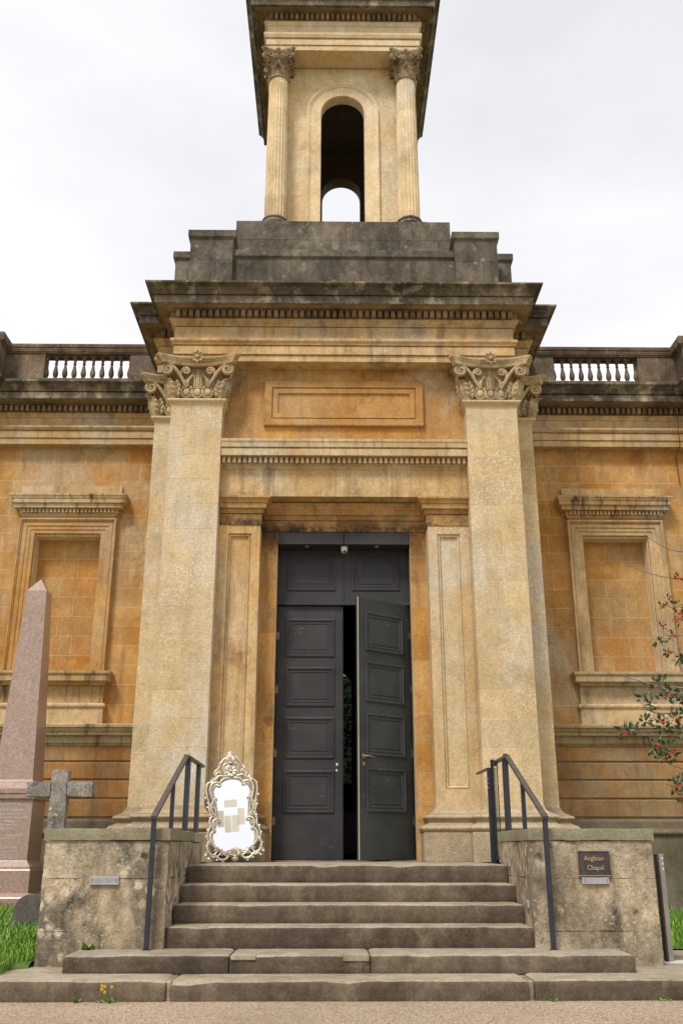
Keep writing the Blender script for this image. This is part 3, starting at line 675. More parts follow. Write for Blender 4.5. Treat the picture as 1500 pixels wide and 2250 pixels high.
    ab.grid(rows, False); ab.add(rows[-1], [tuple(range(len(rows[-1])))]); ab.add(rows[0], [tuple(range(len(rows[0])))])
    L.append(('abacus', ab))
    f = MB(); flower(f, (0, -.15, .595), .095, (0, -1, 0), 8)
    for k in range(5):
        a = pi + pi * k / 4; leaf(f, (0, -.12, .57), (cos(a), -.2, sin(a) * .6), (0, -1, 0), (-sin(a), 0, cos(a)), .04, .09, .3, 2, 6, 4)
    f.ell((0, -.16, .545), (.02, .02, .028), 8, 6)
    L.append(('fleuron', f))
    return body, L
body, LL = pil_capital()
bmsh = body.mesh('bell'); LM = [(n, m.mesh(n)) for n, m in LL]
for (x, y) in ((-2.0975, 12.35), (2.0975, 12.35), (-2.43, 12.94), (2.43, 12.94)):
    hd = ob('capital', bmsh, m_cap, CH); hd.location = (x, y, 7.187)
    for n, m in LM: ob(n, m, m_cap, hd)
# --- doorway
ln = part('door_lintel', MB().box(-.93, -.003, 12.885, 13.3, 5.195, 5.378, .006).box(.003, .93, 12.885, 13.3, 5.195, 5.378, .006), m_door, CH)
for x in (-.52, .47): part('downlight', MB().lathe(x, 12.98, [(.0, 5.19), (.028, 5.185), (.032, 5.196), (.0, 5.2)], 14), m_zinc, ln)
fr = MB()
for s in (-1, 1): fr.box(*sorted((s * .935, s * .975)), 13.12, 13.32, LZ, 5.2)
fr.box(-.935, .935, 13.15, 13.30, 4.385, 4.435)
part('door_frame', fr, m_door, CH)
tr = part('transom', MB().box(-.935, -.002, 13.2, 13.25, 4.435, 5.2).box(.002, .935, 13.2, 13.25, 4.435, 5.2), m_door, CH)
PAN = [(0, .002), (0, -.010), (.012, -.016), (.03, -.016), (.04, -.004), (.052, -.002), (.056, -.008), (.072, -.008), (.08, .0), (.1, .0), (.104, -.007), (.112, -.007)]
for s in (-1, 1): part('transom_panel', MB().rect(*sorted((s * .115, s * .80)), 4.60, 5.12, PAN, 13.199), m_door, tr)
part('transom_bead', MB().box(-.012, .012, 13.188, 13.2, 4.44, 5.2, .004), m_door, tr)
ROWS = ((3.651, 4.193), (2.969, 3.512), (2.275, 2.828), (1.576, 2.127))
def leafdoor(nm, mat, sgn):
    """hinge line at x = 0, leaf reaches sgn * .925"""
    d = part(nm, MB().box(*sorted((0, sgn * .922)), 0, .055, LZ + .02, 4.378, .004), mat, None); d.parent = CH
    for a, b in ROWS: part('door_panel', MB().rect(*sorted((sgn * .13, sgn * .81)), a, b, PAN, -.001), mat, d)
    part('bottom_rail_groove', MB().box(*sorted((sgn * .11, sgn * .115)), -.003, .0, LZ + .05, 1.5), mat, d)
    for z in (1.48, 2.35, 3.2, 3.95): part('hinge', MB().tube([(-sgn * .006, -.012, z - .055), (-sgn * .006, -.012, z + .055)], .011, 8).box(*sorted((0, sgn * .03)), -.004, 0, z - .05, z + .05), m_brass, d)
    return d
dl = leafdoor('door_leaf', m_door, 1); dl.location = (-.932, 13.2 - 12.35, 0)
dr = leafdoor('door_leaf', m_doorr, -1); dr.location = (.932, 13.19 - 12.35, 0); dr.rotation_euler = (0, 0, radians(36.5))
part('closing_edge', MB().box(-.9245, -.9222, .0, .014, LZ + .022, 4.376), m_edge, dr)
part('lever_handle', MB().tube([(-.845, -.0, 2.265), (-.845, -.05, 2.265), (-.80, -.058, 2.268), (-.71, -.055, 2.258)], [.012, .011, .012, .009], 8).lathe(0, 0, [(0, 0)], 3), m_brass, dr)
part('escutcheon', MB().ell((-.845, -.004, 2.265), (.03, .006, .034)).ell((-.845, -.005, 2.165), (.022, .006, .028)), m_brass, dr)
part('lock_rose', MB().ell((.845, -.004, 2.20), (.017, .008, .022)).ell((.84, -.004, 2.125), (.012, .005, .02)), m_white, dl)
part('meeting_bead', MB().box(.905, .926, -.012, .001, LZ + .02, 4.376, .004), m_door, dl)
part('threshold', MB().box(-.97, .97, 12.95, 13.4, LZ - .01, LZ + .016, .006), m_step, CH)
# --- hall behind the doors
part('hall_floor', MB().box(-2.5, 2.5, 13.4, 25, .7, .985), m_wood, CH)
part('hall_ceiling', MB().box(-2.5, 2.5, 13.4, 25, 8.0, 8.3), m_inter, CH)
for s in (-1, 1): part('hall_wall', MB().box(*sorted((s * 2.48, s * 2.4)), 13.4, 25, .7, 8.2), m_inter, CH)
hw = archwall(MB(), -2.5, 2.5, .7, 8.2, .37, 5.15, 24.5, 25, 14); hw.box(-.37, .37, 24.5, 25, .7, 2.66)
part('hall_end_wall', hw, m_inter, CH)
lw = MB().add([(-.37, 24.72, 2.66), (.37, 24.72, 2.66), (.37, 24.72, 5.15)] + [(.37 * cos(pi * i / 10), 24.72, 5.15 + .37 * sin(pi * i / 10)) for i in range(1, 10)] + [(-.37, 24.72, 5.15)], [tuple(range(13))])
lwo = part('arched_window', lw, m_leadglass, CH)
lb = MB()
for i in range(-2, 3): lb.box(i * .123 - .006, i * .123 + .006, 24.69, 24.71, 2.66, 5.5)
for i in range(22): lb.box(-.37, .37, 24.69, 24.71, 2.7 + i * .13 - .006, 2.7 + i * .13 + .006)
for z in (3.3, 4.3, 5.1): lb.box(-.37, .37, 24.68, 24.71, z, z + .03)
part('leading', lb, m_lead, lwo)

# --- wings
def chan(x0, x1, y, a, b):
    pr = [(y + .3, a), (y + .014, a), (y, a + .014), (y, b - .014), (y + .014, b), (y + .3, b)]
    m = MB().grid([[(x, p, z) for p, z in pr] for x in (x0, x1)], False)
    for x in (x0, x1): m.add([(x, p, z) for p, z in pr], [tuple(range(6))])
    return m
HOOD = [(-.05, 6.10), (.02, 6.10), (.025, 6.125), (.05, 6.14), (.05, 6.205), (.15, 6.21), (.155, 6.215), (.155, 6.275), (.165, 6.28), (.20, 6.285), (.205, 6.345), (.22, 6.355), (.235, 6.385), (.25, 6.40), (.25, 6.425), (.10, 6.44), (-.05, 6.44)]
SILL = [(-.05, 3.43), (.05, 3.43), (.06, 3.46), (.085, 3.475), (.14, 3.48), (.14, 3.56), (.15, 3.565), (.165, 3.59), (.165, 3.625), (-.05, 3.645)]
HOOD = [(o * .72 if o > 0 else o, z) for o, z in HOOD]
for s in (-1, 1):
    def X(a, b): return sorted((s * a, s * b))
    cx = 4.32; i0, i1 = 3.79, 4.83
    wm = MB()
    for (a, b, z0, z1) in ((2.75, i0, .1, 8.3), (i1, 7.0, .1, 8.3), (i0, i1, .1, 3.6), (i0, i1, 5.79, 8.3)): wm.box(*X(a, b), 14.4013, 14.95, z0, z1)
    wm.box(*X(i0 - .05, i1 + .05), 14.6313, 14.9, 3.5, 5.9)
    wg = part('wing_wall', wm, m_mortar, CH)
    xa, xb = X(2.80, 5.72); hx = X(3.56, 5.08)
    ashlar(wg, xa, xb, 2.86, 7.31, 14.40, .305, .62, m_wall, [(hx[0], hx[1], 2.86, 6.44)], .12, seed=70 + s)
    ashlar(wg, *X(i0, i1), 3.63, 5.79, 14.63, .31, .55, m_niche, (), .1, seed=74 + s)
    # blind window: architrave, frieze, hood, sill, apron
    bw = part('blind_window', MB().rect(*X(3.56, 5.08), 3.63, 6.06, [(0, .15), (0, -.065), (.006, -.07), (.024, -.07), (.028, -.055), (.04, -.052), (.055, -.03), (.062, -.03), (.062, -.038), (.115, -.038), (.12, -.03), (.122, -.024), (.175, -.024), (.18, -.012), (.236, -.012), (.242, -.004), (.246, .24)], 14.36, bottom=False, fill=False), m_frame if s > 0 else m_wall, CH)
    part('window_frieze', MB().box(*X(3.58, 5.06), 14.33, 14.55, 6.062, 6.105, .002), m_wall, bw)
    hp = [(3.58, 14.45), (3.58, 14.33), (5.06, 14.33), (5.06, 14.45)]
    if s < 0: hp = mirx(hp)
    hood = part('window_hood', MB().sweep(hp, HOOD), m_sill, CH)
    dentils(hood, hp, .03, .075, 6.143, 6.205, .0605, .040, m_sill)
    part('hood_block', MB().box(*X(3.52, 5.12), 14.345, 14.5, 6.43, 6.615, .004), m_trim, hood)
    sp_ = [(3.60, 14.5), (3.60, 14.30), (5.04, 14.30), (5.04, 14.5)]
    if s < 0: sp_ = mirx(sp_)
    sl = part('window_sill', MB().sweep(sp_, SILL), m_sill, CH)
    part('sill_apron', MB().box(*X(3.55, 5.09), 14.315, 14.5, 3.16, 3.432, .003), m_sill, sl)
    pa = [(3.53, 14.5), (3.53, 14.28), (5.11, 14.28), (5.11, 14.5)]
    if s < 0: pa = mirx(pa)
    part('apron_band', MB().sweep(pa, [(-.05, 2.85), (0, 2.85), (0, 3.09), (.012, 3.095), (.03, 3.12), (.03, 3.145), (.01, 3.165), (-.05, 3.165)]), m_trim, sl)
    # podium: string course, channelled courses, plinth
    pp = [(2.80, 14.30), (7.0, 14.30)]
    if s < 0: pp = mirx(pp)
    part('string_course', MB().sweep(pp, [(-.1, 2.555), (.012, 2.555), (.02, 2.575), (.04, 2.585), (.05, 2.59), (.05, 2.685), (.065, 2.69), (.13, 2.695), (.13, 2.735), (.15, 2.745), (.165, 2.77), (.165, 2.785), (.20, 2.80), (.205, 2.835), (.18, 2.85), (-.1, 2.868)]), m_sill, CH)
    pw = part('podium', MB().box(*X(2.80, 7.0), 14.335, 14.9, .05, 2.6), m_mortar, CH)
    R = random.Random(80 + s)
    for (a, b) in ((2.335, 2.555), (2.08, 2.318), (1.82, 2.063), (1.56, 1.803)):
        x = 2.80
        while x < 5.9:
            l = R.uniform(.55, 1.0); part('channelled_block', chan(*X(x + .001, x + l - .001), 14.29 + R.uniform(0, .003), a, b), m_pod, pw); x += l
    ql = [(2.80, 14.27), (7.0, 14.27)]
    if s < 0: ql = mirx(ql)
    part('plinth_moulding', MB().sweep(ql, [(-.1, 0.0), (.06, 0.0), (.06, 1.285)] + [(.06 + .045 * sin(pi * k / 7), 1.30 + .10 * k / 7) for k in range(8)] + [(.03, 1.41), (.03, 1.5), (.005, 1.535), (-.1, 1.55)]), m_plinth, CH)
    # wing entablature
    we = [(2.80, 14.25), (5.80, 14.25), (5.80, 14.08), (7.0, 14.08)]
    if s < 0: we = mirx(we)
    part('wing_architrave', MB().sweep(we, [(-.2, 7.305), (.015, 7.305), (.015, 7.4), (.003, 7.401), (.003, 7.409), (.033, 7.41), (.033, 7.522), (.018, 7.523), (.018, 7.539), (.05, 7.54), (.07, 7.57), (.075, 7.575), (.075, 7.61), (.0, 7.63), (-.3, 7.63)]), m_entab, CH)
    part('wing_frieze', MB().sweep(we, [(-.3, 7.625), (-.08, 7.625), (-.08, 7.80), (-.06, 7.81), (-.045, 7.84), (-.02, 7.86), (-.02, 7.875), (-.3, 7.875)]), m_entab, CH)
    wc = part('wing_cornice_soffit', MB().sweep(we, [(-.3, 7.87), (-.03, 7.87), (-.03, 7.985), (.16, 7.99), (.19, 8.005), (.22, 8.0), (.225, 8.015), (-.3, 8.02)]), m_soff, CH)
    dentils(wc, [q for q in (we[:2] if s > 0 else we[2:])], -.035, .06, 7.885, 7.978, .088, .056, m_soff)
    part('wing_cornice', MB().sweep(we, [(-.3, 8.016), (.235, 8.012), (.24, 8.015), (.24, 8.12), (.21, 8.121), (.21, 8.138), (.25, 8.14), (.265, 8.18), (.30, 8.235), (.335, 8.26), (.35, 8.265), (.352, 8.295), (.34, 8.305), (-.3, 8.36)]), m_corn, CH)
    # end pilaster capital and the sliver of a capital against the porch
    # balustrade
    bl = part('balustrade_plinth', MB().box(*X(2.75, 5.65), 14.33, 14.62, 8.2, 8.545, .006), m_bal, CH)
    rail = [(2.75, 14.36), (5.66, 14.36)]
    if s < 0: rail = mirx(rail)
    part('balustrade_rail', MB().sweep(rail, [(-.26, 9.02), (.0, 9.02), (.004, 9.04), (.02, 9.05), (.025, 9.075), (.03, 9.08), (.03, 9.115), (.045, 9.12), (.05, 9.165), (.045, 9.18), (-.26, 9.19)]), m_bal, bl)
    part('balustrade_panel', MB().box(*X(2.75, 3.575), 14.375, 14.60, 8.54, 9.025, .004), m_bal, bl)
    part('balustrade_panel', MB().box(*X(5.0, 5.66), 14.375, 14.60, 8.54, 9.025, .004), m_bal, bl)
    k = 0
    for i in range(10):
        x = s * (3.588 + .1562 * i)
        if i == 0 and s > 0 and k == 0: pass
        if s == -1 and i == 0:
            bmesh_b = MB().box(-.052, .052, -.052, .052, 8.54, 8.60, .006).box(-.05, .05, -.05, .05, 8.985, 9.022, .005).lathe(0, 0, [(0, 8.597), (.042, 8.598), (.044, 8.61), (.025, 8.622), (.025, 8.632), (.03, 8.638), (.043, 8.675), (.0465, 8.70), (.042, 8.74), (.029, 8.80), (.02, 8.85), (.019, 8.87), (.028, 8.878), (.028, 8.892), (.02, 8.90), (.021, 8.925), (.032, 8.962), (.042, 8.986), (0, 8.987)], 14).mesh('baluster')
        o = ob('baluster', bmesh_b, m_bal, bl); o.location = (x, 14.49, 0)
    pr = part('end_pier', MB().box(*X(5.64, 6.7), 14.02, 14.75, 8.2, 9.0, .006), m_bal, CH)
    ppath = [(5.64, 14.8), (5.64, 14.02), (6.9, 14.02)]
    if s < 0: ppath = mirx(ppath)
    part('pier_cap', MB().sweep(ppath, [(-.4, 8.99), (.0, 8.99), (.01, 9.03), (.05, 9.06), (.06, 9.07), (.06, 9.2), (.05, 9.21), (-.4, 9.23)]), m_bal, pr)
    ep = part('end_pilaster', MB().box(*X(5.86, 6.6), 14.18, 14.6, .1, 7.3, .003), m_pil, CH)
    part('end_pilaster_capital', abacus(MB(), .42, .06, .04, [(.84, 7.12), (.9, 7.15), (.97, 7.24), (1, 7.25), (1, 7.30)]).xf(Matrix.Translation((s * 6.2, 14.42, 0))), m_cap, ep)
    br = part('wing_respond', MB().box(*X(2.78, 2.875), 14.22, 14.5, 2.86, 7.02, .003), m_pil, CH)
    rc = MB()
    q = s * 2.875
    rc.sweep([(q, 14.5), (q, 14.12), (q + .001, 14.12), (q + .001, 14.5)] if s > 0 else [(q - .001, 14.5), (q - .001, 14.12), (q, 14.12), (q, 14.5)], [(-.01, 7.19), (.05, 7.19), (.065, 7.23), (.095, 7.25), (.10, 7.29), (.05, 7.302), (-.01, 7.302)])
    P3 = [(q + s * .0, 14.15, 7.0 + .04 * i) for i in range(4)] + [(q + s * (.035 + x), 14.13, z) for x, z in spiral((0, 7.10), .06, 1.6, 24, -s, radians(100), .12)]
    rc.tube(P3, .02, 7); leaf(rc, (q, 14.2, 6.96), (0, 0, 1), (s, 0, 0), (0, 1, 0), .16, .14, .3)
    part('respond_capital', rc, m_cap, br)
part('cable', MB().tube([(5.47, 14.2, 8.0), (5.475, 14.16, 7.7), (5.465, 14.17, 7.6), (5.47, 14.19, 7.31), (5.46, 14.385, 7.2), (5.47, 14.385, 6.7)], .006, 6), m_black, CH)
part('wing_roof', MB().box(-7, 7, 14.6, 25, 8.1, 8.4), m_dark, CH)
part('porch_roof', MB().box(-2.4, 2.4, 12.6, 16.6, 8.5, 8.85), m_dark, CH)
# ================================================================== stone steps
ST = thing('stone_steps', 'worn dark grey stone steps rising to the chapel doors', 'steps', (0, 8.4, 0))
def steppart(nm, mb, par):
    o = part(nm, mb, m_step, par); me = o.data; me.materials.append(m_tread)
    for p in me.polygons: p.material_index = 1 if p.normal.z > .8 else 0  # faces that point up take the paler tread stone
    return o
def worn(x0, x1, y0, y1, z0, z1, seed, nz=.011, rnd=.022, nx=None):
    """slab with a rounded uneven nosing"""
    nx = nx or max(4, int((x1 - x0) / .035)); rows = []
    for i in range(nx + 1):
        x = x0 + (x1 - x0) * i / nx
        q = noise.noise((x * 1.7, seed * 3.1, 0)); e = noise.noise((x * 9, seed * 5.3, 1)); c = max(0, noise.noise((x * 2.6, seed * 7.7, 4)) - .18)
        r = rnd * (1 + .6 * q) + c * .06; dz = -.007 * abs(q) - .005 * e - .018 * c
        endr = .012 if i in (0, nx) else 0
        P = [(x, y1, z1 - endr), (x, y0 + r * 2.2, z1 + dz * .3 - endr), (x, y0 + r + nz * e * .3, z1 - r * .12 + dz - endr), (x, y0 + r * .35 + nz * e * .6 + endr, z1 - r * .5 + dz), (x, y0 + nz * e + .01 * q + endr, z1 - r * 1.3 + dz)]
        for t in (.3, .55, .8): P.append((x, y0 + endr + .008 * noise.noise((x * 5, t * 4, seed)) + .012 * q * (1 - t), z1 - r * 1.3 + (z0 - z1 + r * 1.3) * t))
        P.append((x, y0 + .012 + endr, z0)); rows.append(P)
    m = MB().grid(rows, True)
    for r_ in (rows[0], rows[-1]): m.add(list(r_) + [(r_[0][0], y1, z0)], [tuple(range(len(r_) + 1))])
    m.add([(x0, y1, z0), (x1, y1, z0), (x1, y1, z1), (x0, y1, z1)], [(0, 1, 2, 3)])
    return m
S1 = part('step', MB().box(-3.0, 5.0, 8.55, 9.6, -.05, .10), m_step, ST)
for i, (a, b) in enumerate(((-3.06, -1.48), (-1.435, 1.395), (1.45, 5.2))): steppart('step_slab', worn(a, b, 8.38 + .004 * i, 9.55, -.03, .155 - .003 * (i % 2), 1 + i), S1)
part('joint_filler', MB().box(-1.482, -1.433, 8.415, 8.8, -.03, .145, .01).box(1.393, 1.452, 8.43, 8.8, -.03, .14, .01), m_cheek, S1)
S2 = part('step', MB().box(-2.3, 2.3, 8.9, 9.6, .1, .26), m_step, ST)
for i, (a, b) in enumerate(((-2.41, -1.03), (-1.02, .155), (.163, 2.39))): steppart('step_slab', worn(a, b, 8.80 + .003 * i, 9.75, .14, .297 - .003 * (i == 1), 5 + i), S2)
part('repair_patch', MB().box(-.07, .15, 8.793, 8.95, .245, .2985, .006).box(-1.01, -.80, 8.796, 8.93, .255, .2975, .006), m_tread, S2)
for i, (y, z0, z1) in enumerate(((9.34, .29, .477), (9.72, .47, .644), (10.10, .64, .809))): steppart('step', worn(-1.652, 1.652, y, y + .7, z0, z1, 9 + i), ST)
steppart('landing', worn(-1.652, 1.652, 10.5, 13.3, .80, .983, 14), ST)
part('step_core', MB().box(-1.64, 1.64, 10.6, 12.6, .0, .79), m_step, ST)

# ================================================================== flank walls of the stair
def rough(x0, x1, y0, y1, z0, z1, seed, amp=.008, d=.05, b=.02):
    """stone block with an uneven skin"""
    bm = bmesh.new()
    nx, ny, nz = max(1, round((x1 - x0) / d)), max(1, round((y1 - y0) / d)), max(1, round((z1 - z0) / d))
    V = {}
    def g(i, j, k):
        if (i, j, k) not in V:
            p = Vector((x0 + (x1 - x0) * i / nx, y0 + (y1 - y0) * j / ny, z0 + (z1 - z0) * k / nz))
            n = Vector(((i == nx) - (i == 0), (j == ny) - (j == 0), (k == nz) - (k == 0)))
            e = abs(n.x) + abs(n.y) + abs(n.z)
            h = noise.noise(p * 4.5 + Vector((seed, 0, 0))) * amp + noise.noise(p * 16 + Vector((0, seed, 0))) * amp * .55
            if e > 1: h -= b * (.45 + .55 * noise.noise(p * 7 + Vector((seed, seed, 0))))
            V[i, j, k] = bm.verts.new(p + n.normalized() * h)
        return V[i, j, k]
    for i in range(nx):
        for j in range(ny):
            for k in (0, nz): bm.faces.new((g(i, j, k), g(i + 1, j, k), g(i + 1, j + 1, k), g(i, j + 1, k)))
    for i in range(nx):
        for k in range(nz):
            for j in (0, ny): bm.faces.new((g(i, j, k), g(i + 1, j, k), g(i + 1, j, k + 1), g(i, j, k + 1)))
    for j in range(ny):
        for k in range(nz):
            for i in (0, nx): bm.faces.new((g(i, j, k), g(i, j + 1, k), g(i, j + 1, k + 1), g(i, j, k + 1)))
    bmesh.ops.recalc_face_normals(bm, faces=bm.faces); me = bpy.data.meshes.new('stone')
    bm.to_mesh(me); bm.free(); me.polygons.foreach_set('use_smooth', [True] * len(me.polygons)); me.set_sharp_from_angle(angle=radians(45)); return me
def stairwall(s, label):
    T = thing('stair_wall', label, 'wall', (s * 2.2, 10.1, .15), 'flank walls of the steps')
    def X(a, b): return sorted((s * a, s * b))
    part('wall_core', MB().box(*X(1.68, 2.75), 9.32, 10.95, .1, 1.2), m_cheek, T)
    rows = ((.15, .44, (1.655, 2.22, 2.782) if s < 0 else (1.655, 2.782)), (.44, .88, (1.655, 2.782)), (.88, 1.203, (1.655, 2.782)))
    for ri, (a, b, xs) in enumerate(rows):
        for k, (p, q) in enumerate(zip(xs, xs[1:])):
            ob('wall_block', rough(*X(p + .0005, q - .0005), 9.287, 10.96, a + .0005, b - .0005, 7 + s * 11, .009, .05, .0025), m_cheek, T)
    ob('cap_stone', rough(*X(1.64, 2.80), 9.262, 10.97, 1.206, 1.312, 33 + s, .005, .045, .016), m_capst, T)
    if s < 0:
        ob('cap_stone', rough(*X(1.642, 2.2), 10.975, 11.75, 1.203, 1.308, 41, .005, .06, .014), m_cheek, T)
        ob('wall_block', rough(*X(1.656, 2.2), 10.965, 11.74, .5, 1.2, 43, .006, .08, .01), m_cheek, T)
    return T
stairwall(-1, 'mottled stone flank wall of the steps beside the pink obelisk')
stairwall(1, 'mottled stone flank wall of the steps carrying the chapel plaque')

# ================================================================== railings
def rail(s, label):
    T = thing('railing', label, 'railing', (s * 1.78, 9.2, .297), 'iron railings of the steps')
    x = s * 1.79; xb = s * 1.72
    part('post', MB().bar((x, 9.2, .29), (x, 9.2, 1.41), .042, .042, (0, 1, 0)).box(x - .035, x + .035, 9.165, 9.235, .292, .30), m_iron, T)
    part('handrail', MB().bar((x, 9.16, 1.405), (xb, 10.56, 2.075), .05, .028).bar((xb, 10.53, 2.075), (xb, 11.95 if s < 0 else 11.3, 2.075), .05, .028), m_irontop, T)
    part('post', MB().bar((x - s * .035, 9.98, 1.30), (x - s * .035, 9.98, 1.80), .038, .038, (0, 1, 0)), m_iron, T)
    part('post', MB().bar((xb, 10.66, 1.30), (xb, 10.66, 2.065 if s < 0 else 2.11), .045, .045, (0, 1, 0)), m_iron, T)
    part('post', MB().bar((xb, 10.80, 1.30), (xb, 10.80, 2.062), .03, .03, (0, 1, 0)), m_iron, T)
    if s < 0:
        part('post', MB().bar((xb, 11.55, 1.30), (xb, 11.55, 2.065), .045, .045, (0, 1, 0)), m_iron, T)
        part('post', MB().bar((xb, 11.68, 1.30), (xb, 11.68, 2.065), .03, .03, (0, 1, 0)), m_iron, T)
    else:
        xs = 1.655
        part('post', MB().bar((xs, 11.42, .985), (xs, 11.42, 2.02), .045, .03, (0, 1, 0)), m_iron, T)
        part('post', MB().bar((xs + .035, 11.36, .985), (xs + .035, 11.36, 2.11), .04, .04, (0, 1, 0)), m_black, T)
        part('handrail', MB().bar((xs, 11.42, 2.015), (xs - .01, 12.25, 2.015), .04, .02), m_irontop, T)
        part('glass_pane', MB().box(xs + .03, xs + .042, 11.05, 11.34, 1.06, 2.04), m_glass, T)
        part('pane_clip', MB().box(xs + .02, xs + .052, 11.02, 11.36, 1.02, 1.06).box(xs + .015, xs + .055, 11.12, 11.16, 2.02, 2.07), m_black, T)
        part('bolt', MB().ell((xs - .018, 11.40, 1.9), (.008, .008, .008), 6, 4).ell((xs - .018, 11.40, 1.85), (.008, .008, .008), 6, 4).ell((xs - .018, 11.40, 1.80), (.008, .008, .008), 6, 4), m_zinc, T)
    return T
rail(-1, 'dark iron stair railing ending behind the ornate mirror')
rail(1, 'dark iron stair railing with a glass pane at the landing')

# ================================================================== plaque, grilles, step lights
def text(body, size, loc, mat, parent, ext=.004, nm='lettering', align='CENTER', rot=(pi / 2, 0, 0), off=.0, sx=1.):
    cu = bpy.data.curves.new(nm, 'FONT'); cu.body = body; cu.size = size; cu.extrude = ext; cu.align_x = align; cu.offset = off; cu.resolution_u = 3
    t = bpy.data.objects.new('tmp', cu); COL.objects.link(t)
    me = bpy.data.meshes.new_from_object(t.evaluated_get(bpy.context.evaluated_depsgraph_get()))
    bpy.data.objects.remove(t); bpy.data.curves.remove(cu)
    me.transform(Matrix.Translation(loc) @ Matrix.LocRotScale(None, __import__('mathutils').Euler(rot), (1, 1, 1)) @ Matrix.Diagonal((sx, 1, 1, 1)))
    me.materials.clear(); return ob(nm, me, mat, parent)
PQ = thing('plaque', 'bronze plaque reading Anglican Chapel on the flank wall', 'plaque', (2.22, 9.27, .91))
part('plate', MB().rect(2.078, 2.372, .905, 1.118, [(0, .03), (0, 0), (.006, -.004), (.012, -.004), (.016, 0), (.018, 0)], 9.262), m_bronze, PQ)
part('rim', MB().box(2.076, 2.374, 9.258, 9.285, .901, .909, .002).box(2.074, 2.081, 9.258, 9.285, .905, 1.12, .002), m_gilt, PQ)
text('Anglican', .058, (2.225, 9.257, 1.035), m_gilt, PQ, .004, off=.0006, sx=.92)
text('Chapel', .058, (2.235, 9.257, .955), m_gilt, PQ, .004, off=.0006, sx=.95)
def grille(x0, x1, z0, z1, label):
    T = thing('wall_grille', label, 'grille', ((x0 + x1) / 2, 9.27, z0))
    part('frame', MB().rect(x0, x1, z0, z1, [(0, .03), (0, 0), (.004, -.006), (.016, -.006), (.02, .004)], 9.268), m_zinc, T)
    for k in range(5):
        z = z0 + .018 + (z1 - z0 - .036) * k / 4; part('slat', MB().box(x0 + .022, x1 - .022, 9.262, 9.272, z - .0035, z + .0035, .001), m_zinc, T)
grille(-2.345, -2.085, .828, .900, 'small zinc louvre set in the wall beside the cross')
grille(2.105, 2.352, .832, .892, 'small zinc louvre set in the wall under the bronze plaque')
for (x, y, z, l) in ((-1.655, 10.36, .985, 'upper grey step light on the wall below the mirror'), (-1.655, 9.53, .64, 'lower grey step light on the wall nearest the cross'), (1.655, 10.37, 1.0, 'upper grey step light on the wall below the glass pane'), (1.655, 9.50, .655, 'lower grey step light on the wall of the plaque')):
    T = thing('step_light', l, 'light', (x, y, z), 'step lights')
    sg = -1 if x < 0 else 1
    part('housing', MB().box(*sorted((x, x - sg * .022)), y - .05, y + .05, z - .035, z + .035, .004), m_zinc, T)
    part('louvre', MB().box(*sorted((x - sg * .022, x - sg * .027)), y - .04, y + .04, z - .02, z - .012).box(*sorted((x - sg * .022, x - sg * .027)), y - .04, y + .04, z, z + .008), m_steel, T)
# camera dome under the lintel
CC = thing('security_camera', 'white dome security camera under the dark door lintel', 'camera', (.008, 13.0, 5.1))
part('mount', MB().lathe(.008, 13.0, [(0, 5.196), (.05, 5.196), (.052, 5.165), (.045, 5.155), (0, 5.155)], 20), m_white, CC)
part('dome', MB().ell((.008, 13.0, 5.14), (.044, .044, .044), 18, 12), m_white, CC)
part('lens', MB().ell((.012, 12.965, 5.115), (.022, .016, .022), 14, 8), m_lens, CC)

# ================================================================== ornate mirror leaning by the door
MR = thing('mirror', 'tall ornate silver framed mirror leaning on the stone beside the doors', 'mirror', (-1.300, 12.06, .985))
MR.rotation_euler = (radians(-8.0), radians(-4.7), radians(7))
del MR['_w']
K = .000705
def lp(hw, y, f=1.0): return (hw * K * f, (1990 - y) * K)
inner = [lp(*q, 1.10) for q in ((0, 596), (55, 602), (110, 618), (150, 655), (180, 685), (215, 685), (262, 730), (285, 800), (278, 880), (262, 960), (248, 1060), (240, 1160), (242, 1250), (258, 1340), (290, 1430), (318, 1510), (326, 1580), (318, 1650), (290, 1705), (245, 1735), (215, 1780), (165, 1810), (110, 1800), (60, 1780), (0, 1770))]
def smoothp(P, n=4):
    out = []
    for i in range(len(P) - 1):
        p0 = P[max(i - 1, 0)]; p1 = P[i]; p2 = P[i + 1]; p3 = P[min(i + 2, len(P) - 1)]
        for k in range(n):
            t = k / n
            out.append(tuple(.5 * ((2 * p1[a]) + (-p0[a] + p2[a]) * t + (2 * p0[a] - 5 * p1[a] + 4 * p2[a] - p3[a]) * t * t + (-p0[a] + 3 * p1[a] - 3 * p2[a] + p3[a]) * t ** 3) for a in range(len(p1))))
    out.append(P[-1]); return out
ins = smoothp(inner, 3); ring = ins + [(-x, z) for x, z in reversed(ins[1:-1])]
part('mirror_glass', MB().add([(x, .012, z) for x, z in ring], [tuple(range(len(ring)))]), m_mirror, MR)
bk = []
for (x, z) in ring:
    d = Vector((x, z - .62)); l = d.length; q = d * ((l + .02) / l); bk.append((q.x, .022, q.y + .62))
part('back_board', MB().add(bk, [tuple(range(len(bk)))]), m_wood, MR)
fm = MB(); P = [(x, -.004, z) for x, z in ring] + [(ring[0][0], -.004, ring[0][1])]
fm.tube(P, [.008 + .003 * sin(i * .55) for i in range(len(P))], 8, 1., False)
for off, rd in ((.018, .011),):
    Q = []
    for i, (x, z) in enumerate(ring):
        a = ring[i - 1]; b = ring[(i + 1) % len(ring)]; t = Vector((b[0] - a[0], b[1] - a[1])).normalized(); Q.append((x - t.y * off, .002, z + t.x * off))
    Q.append(Q[0]); fm.tube(Q, [rd * (1 + .25 * sin(i * .8)) for i in range(len(Q))], 8, 1., False)
part('inner_moulding', fm, m_silver, MR)
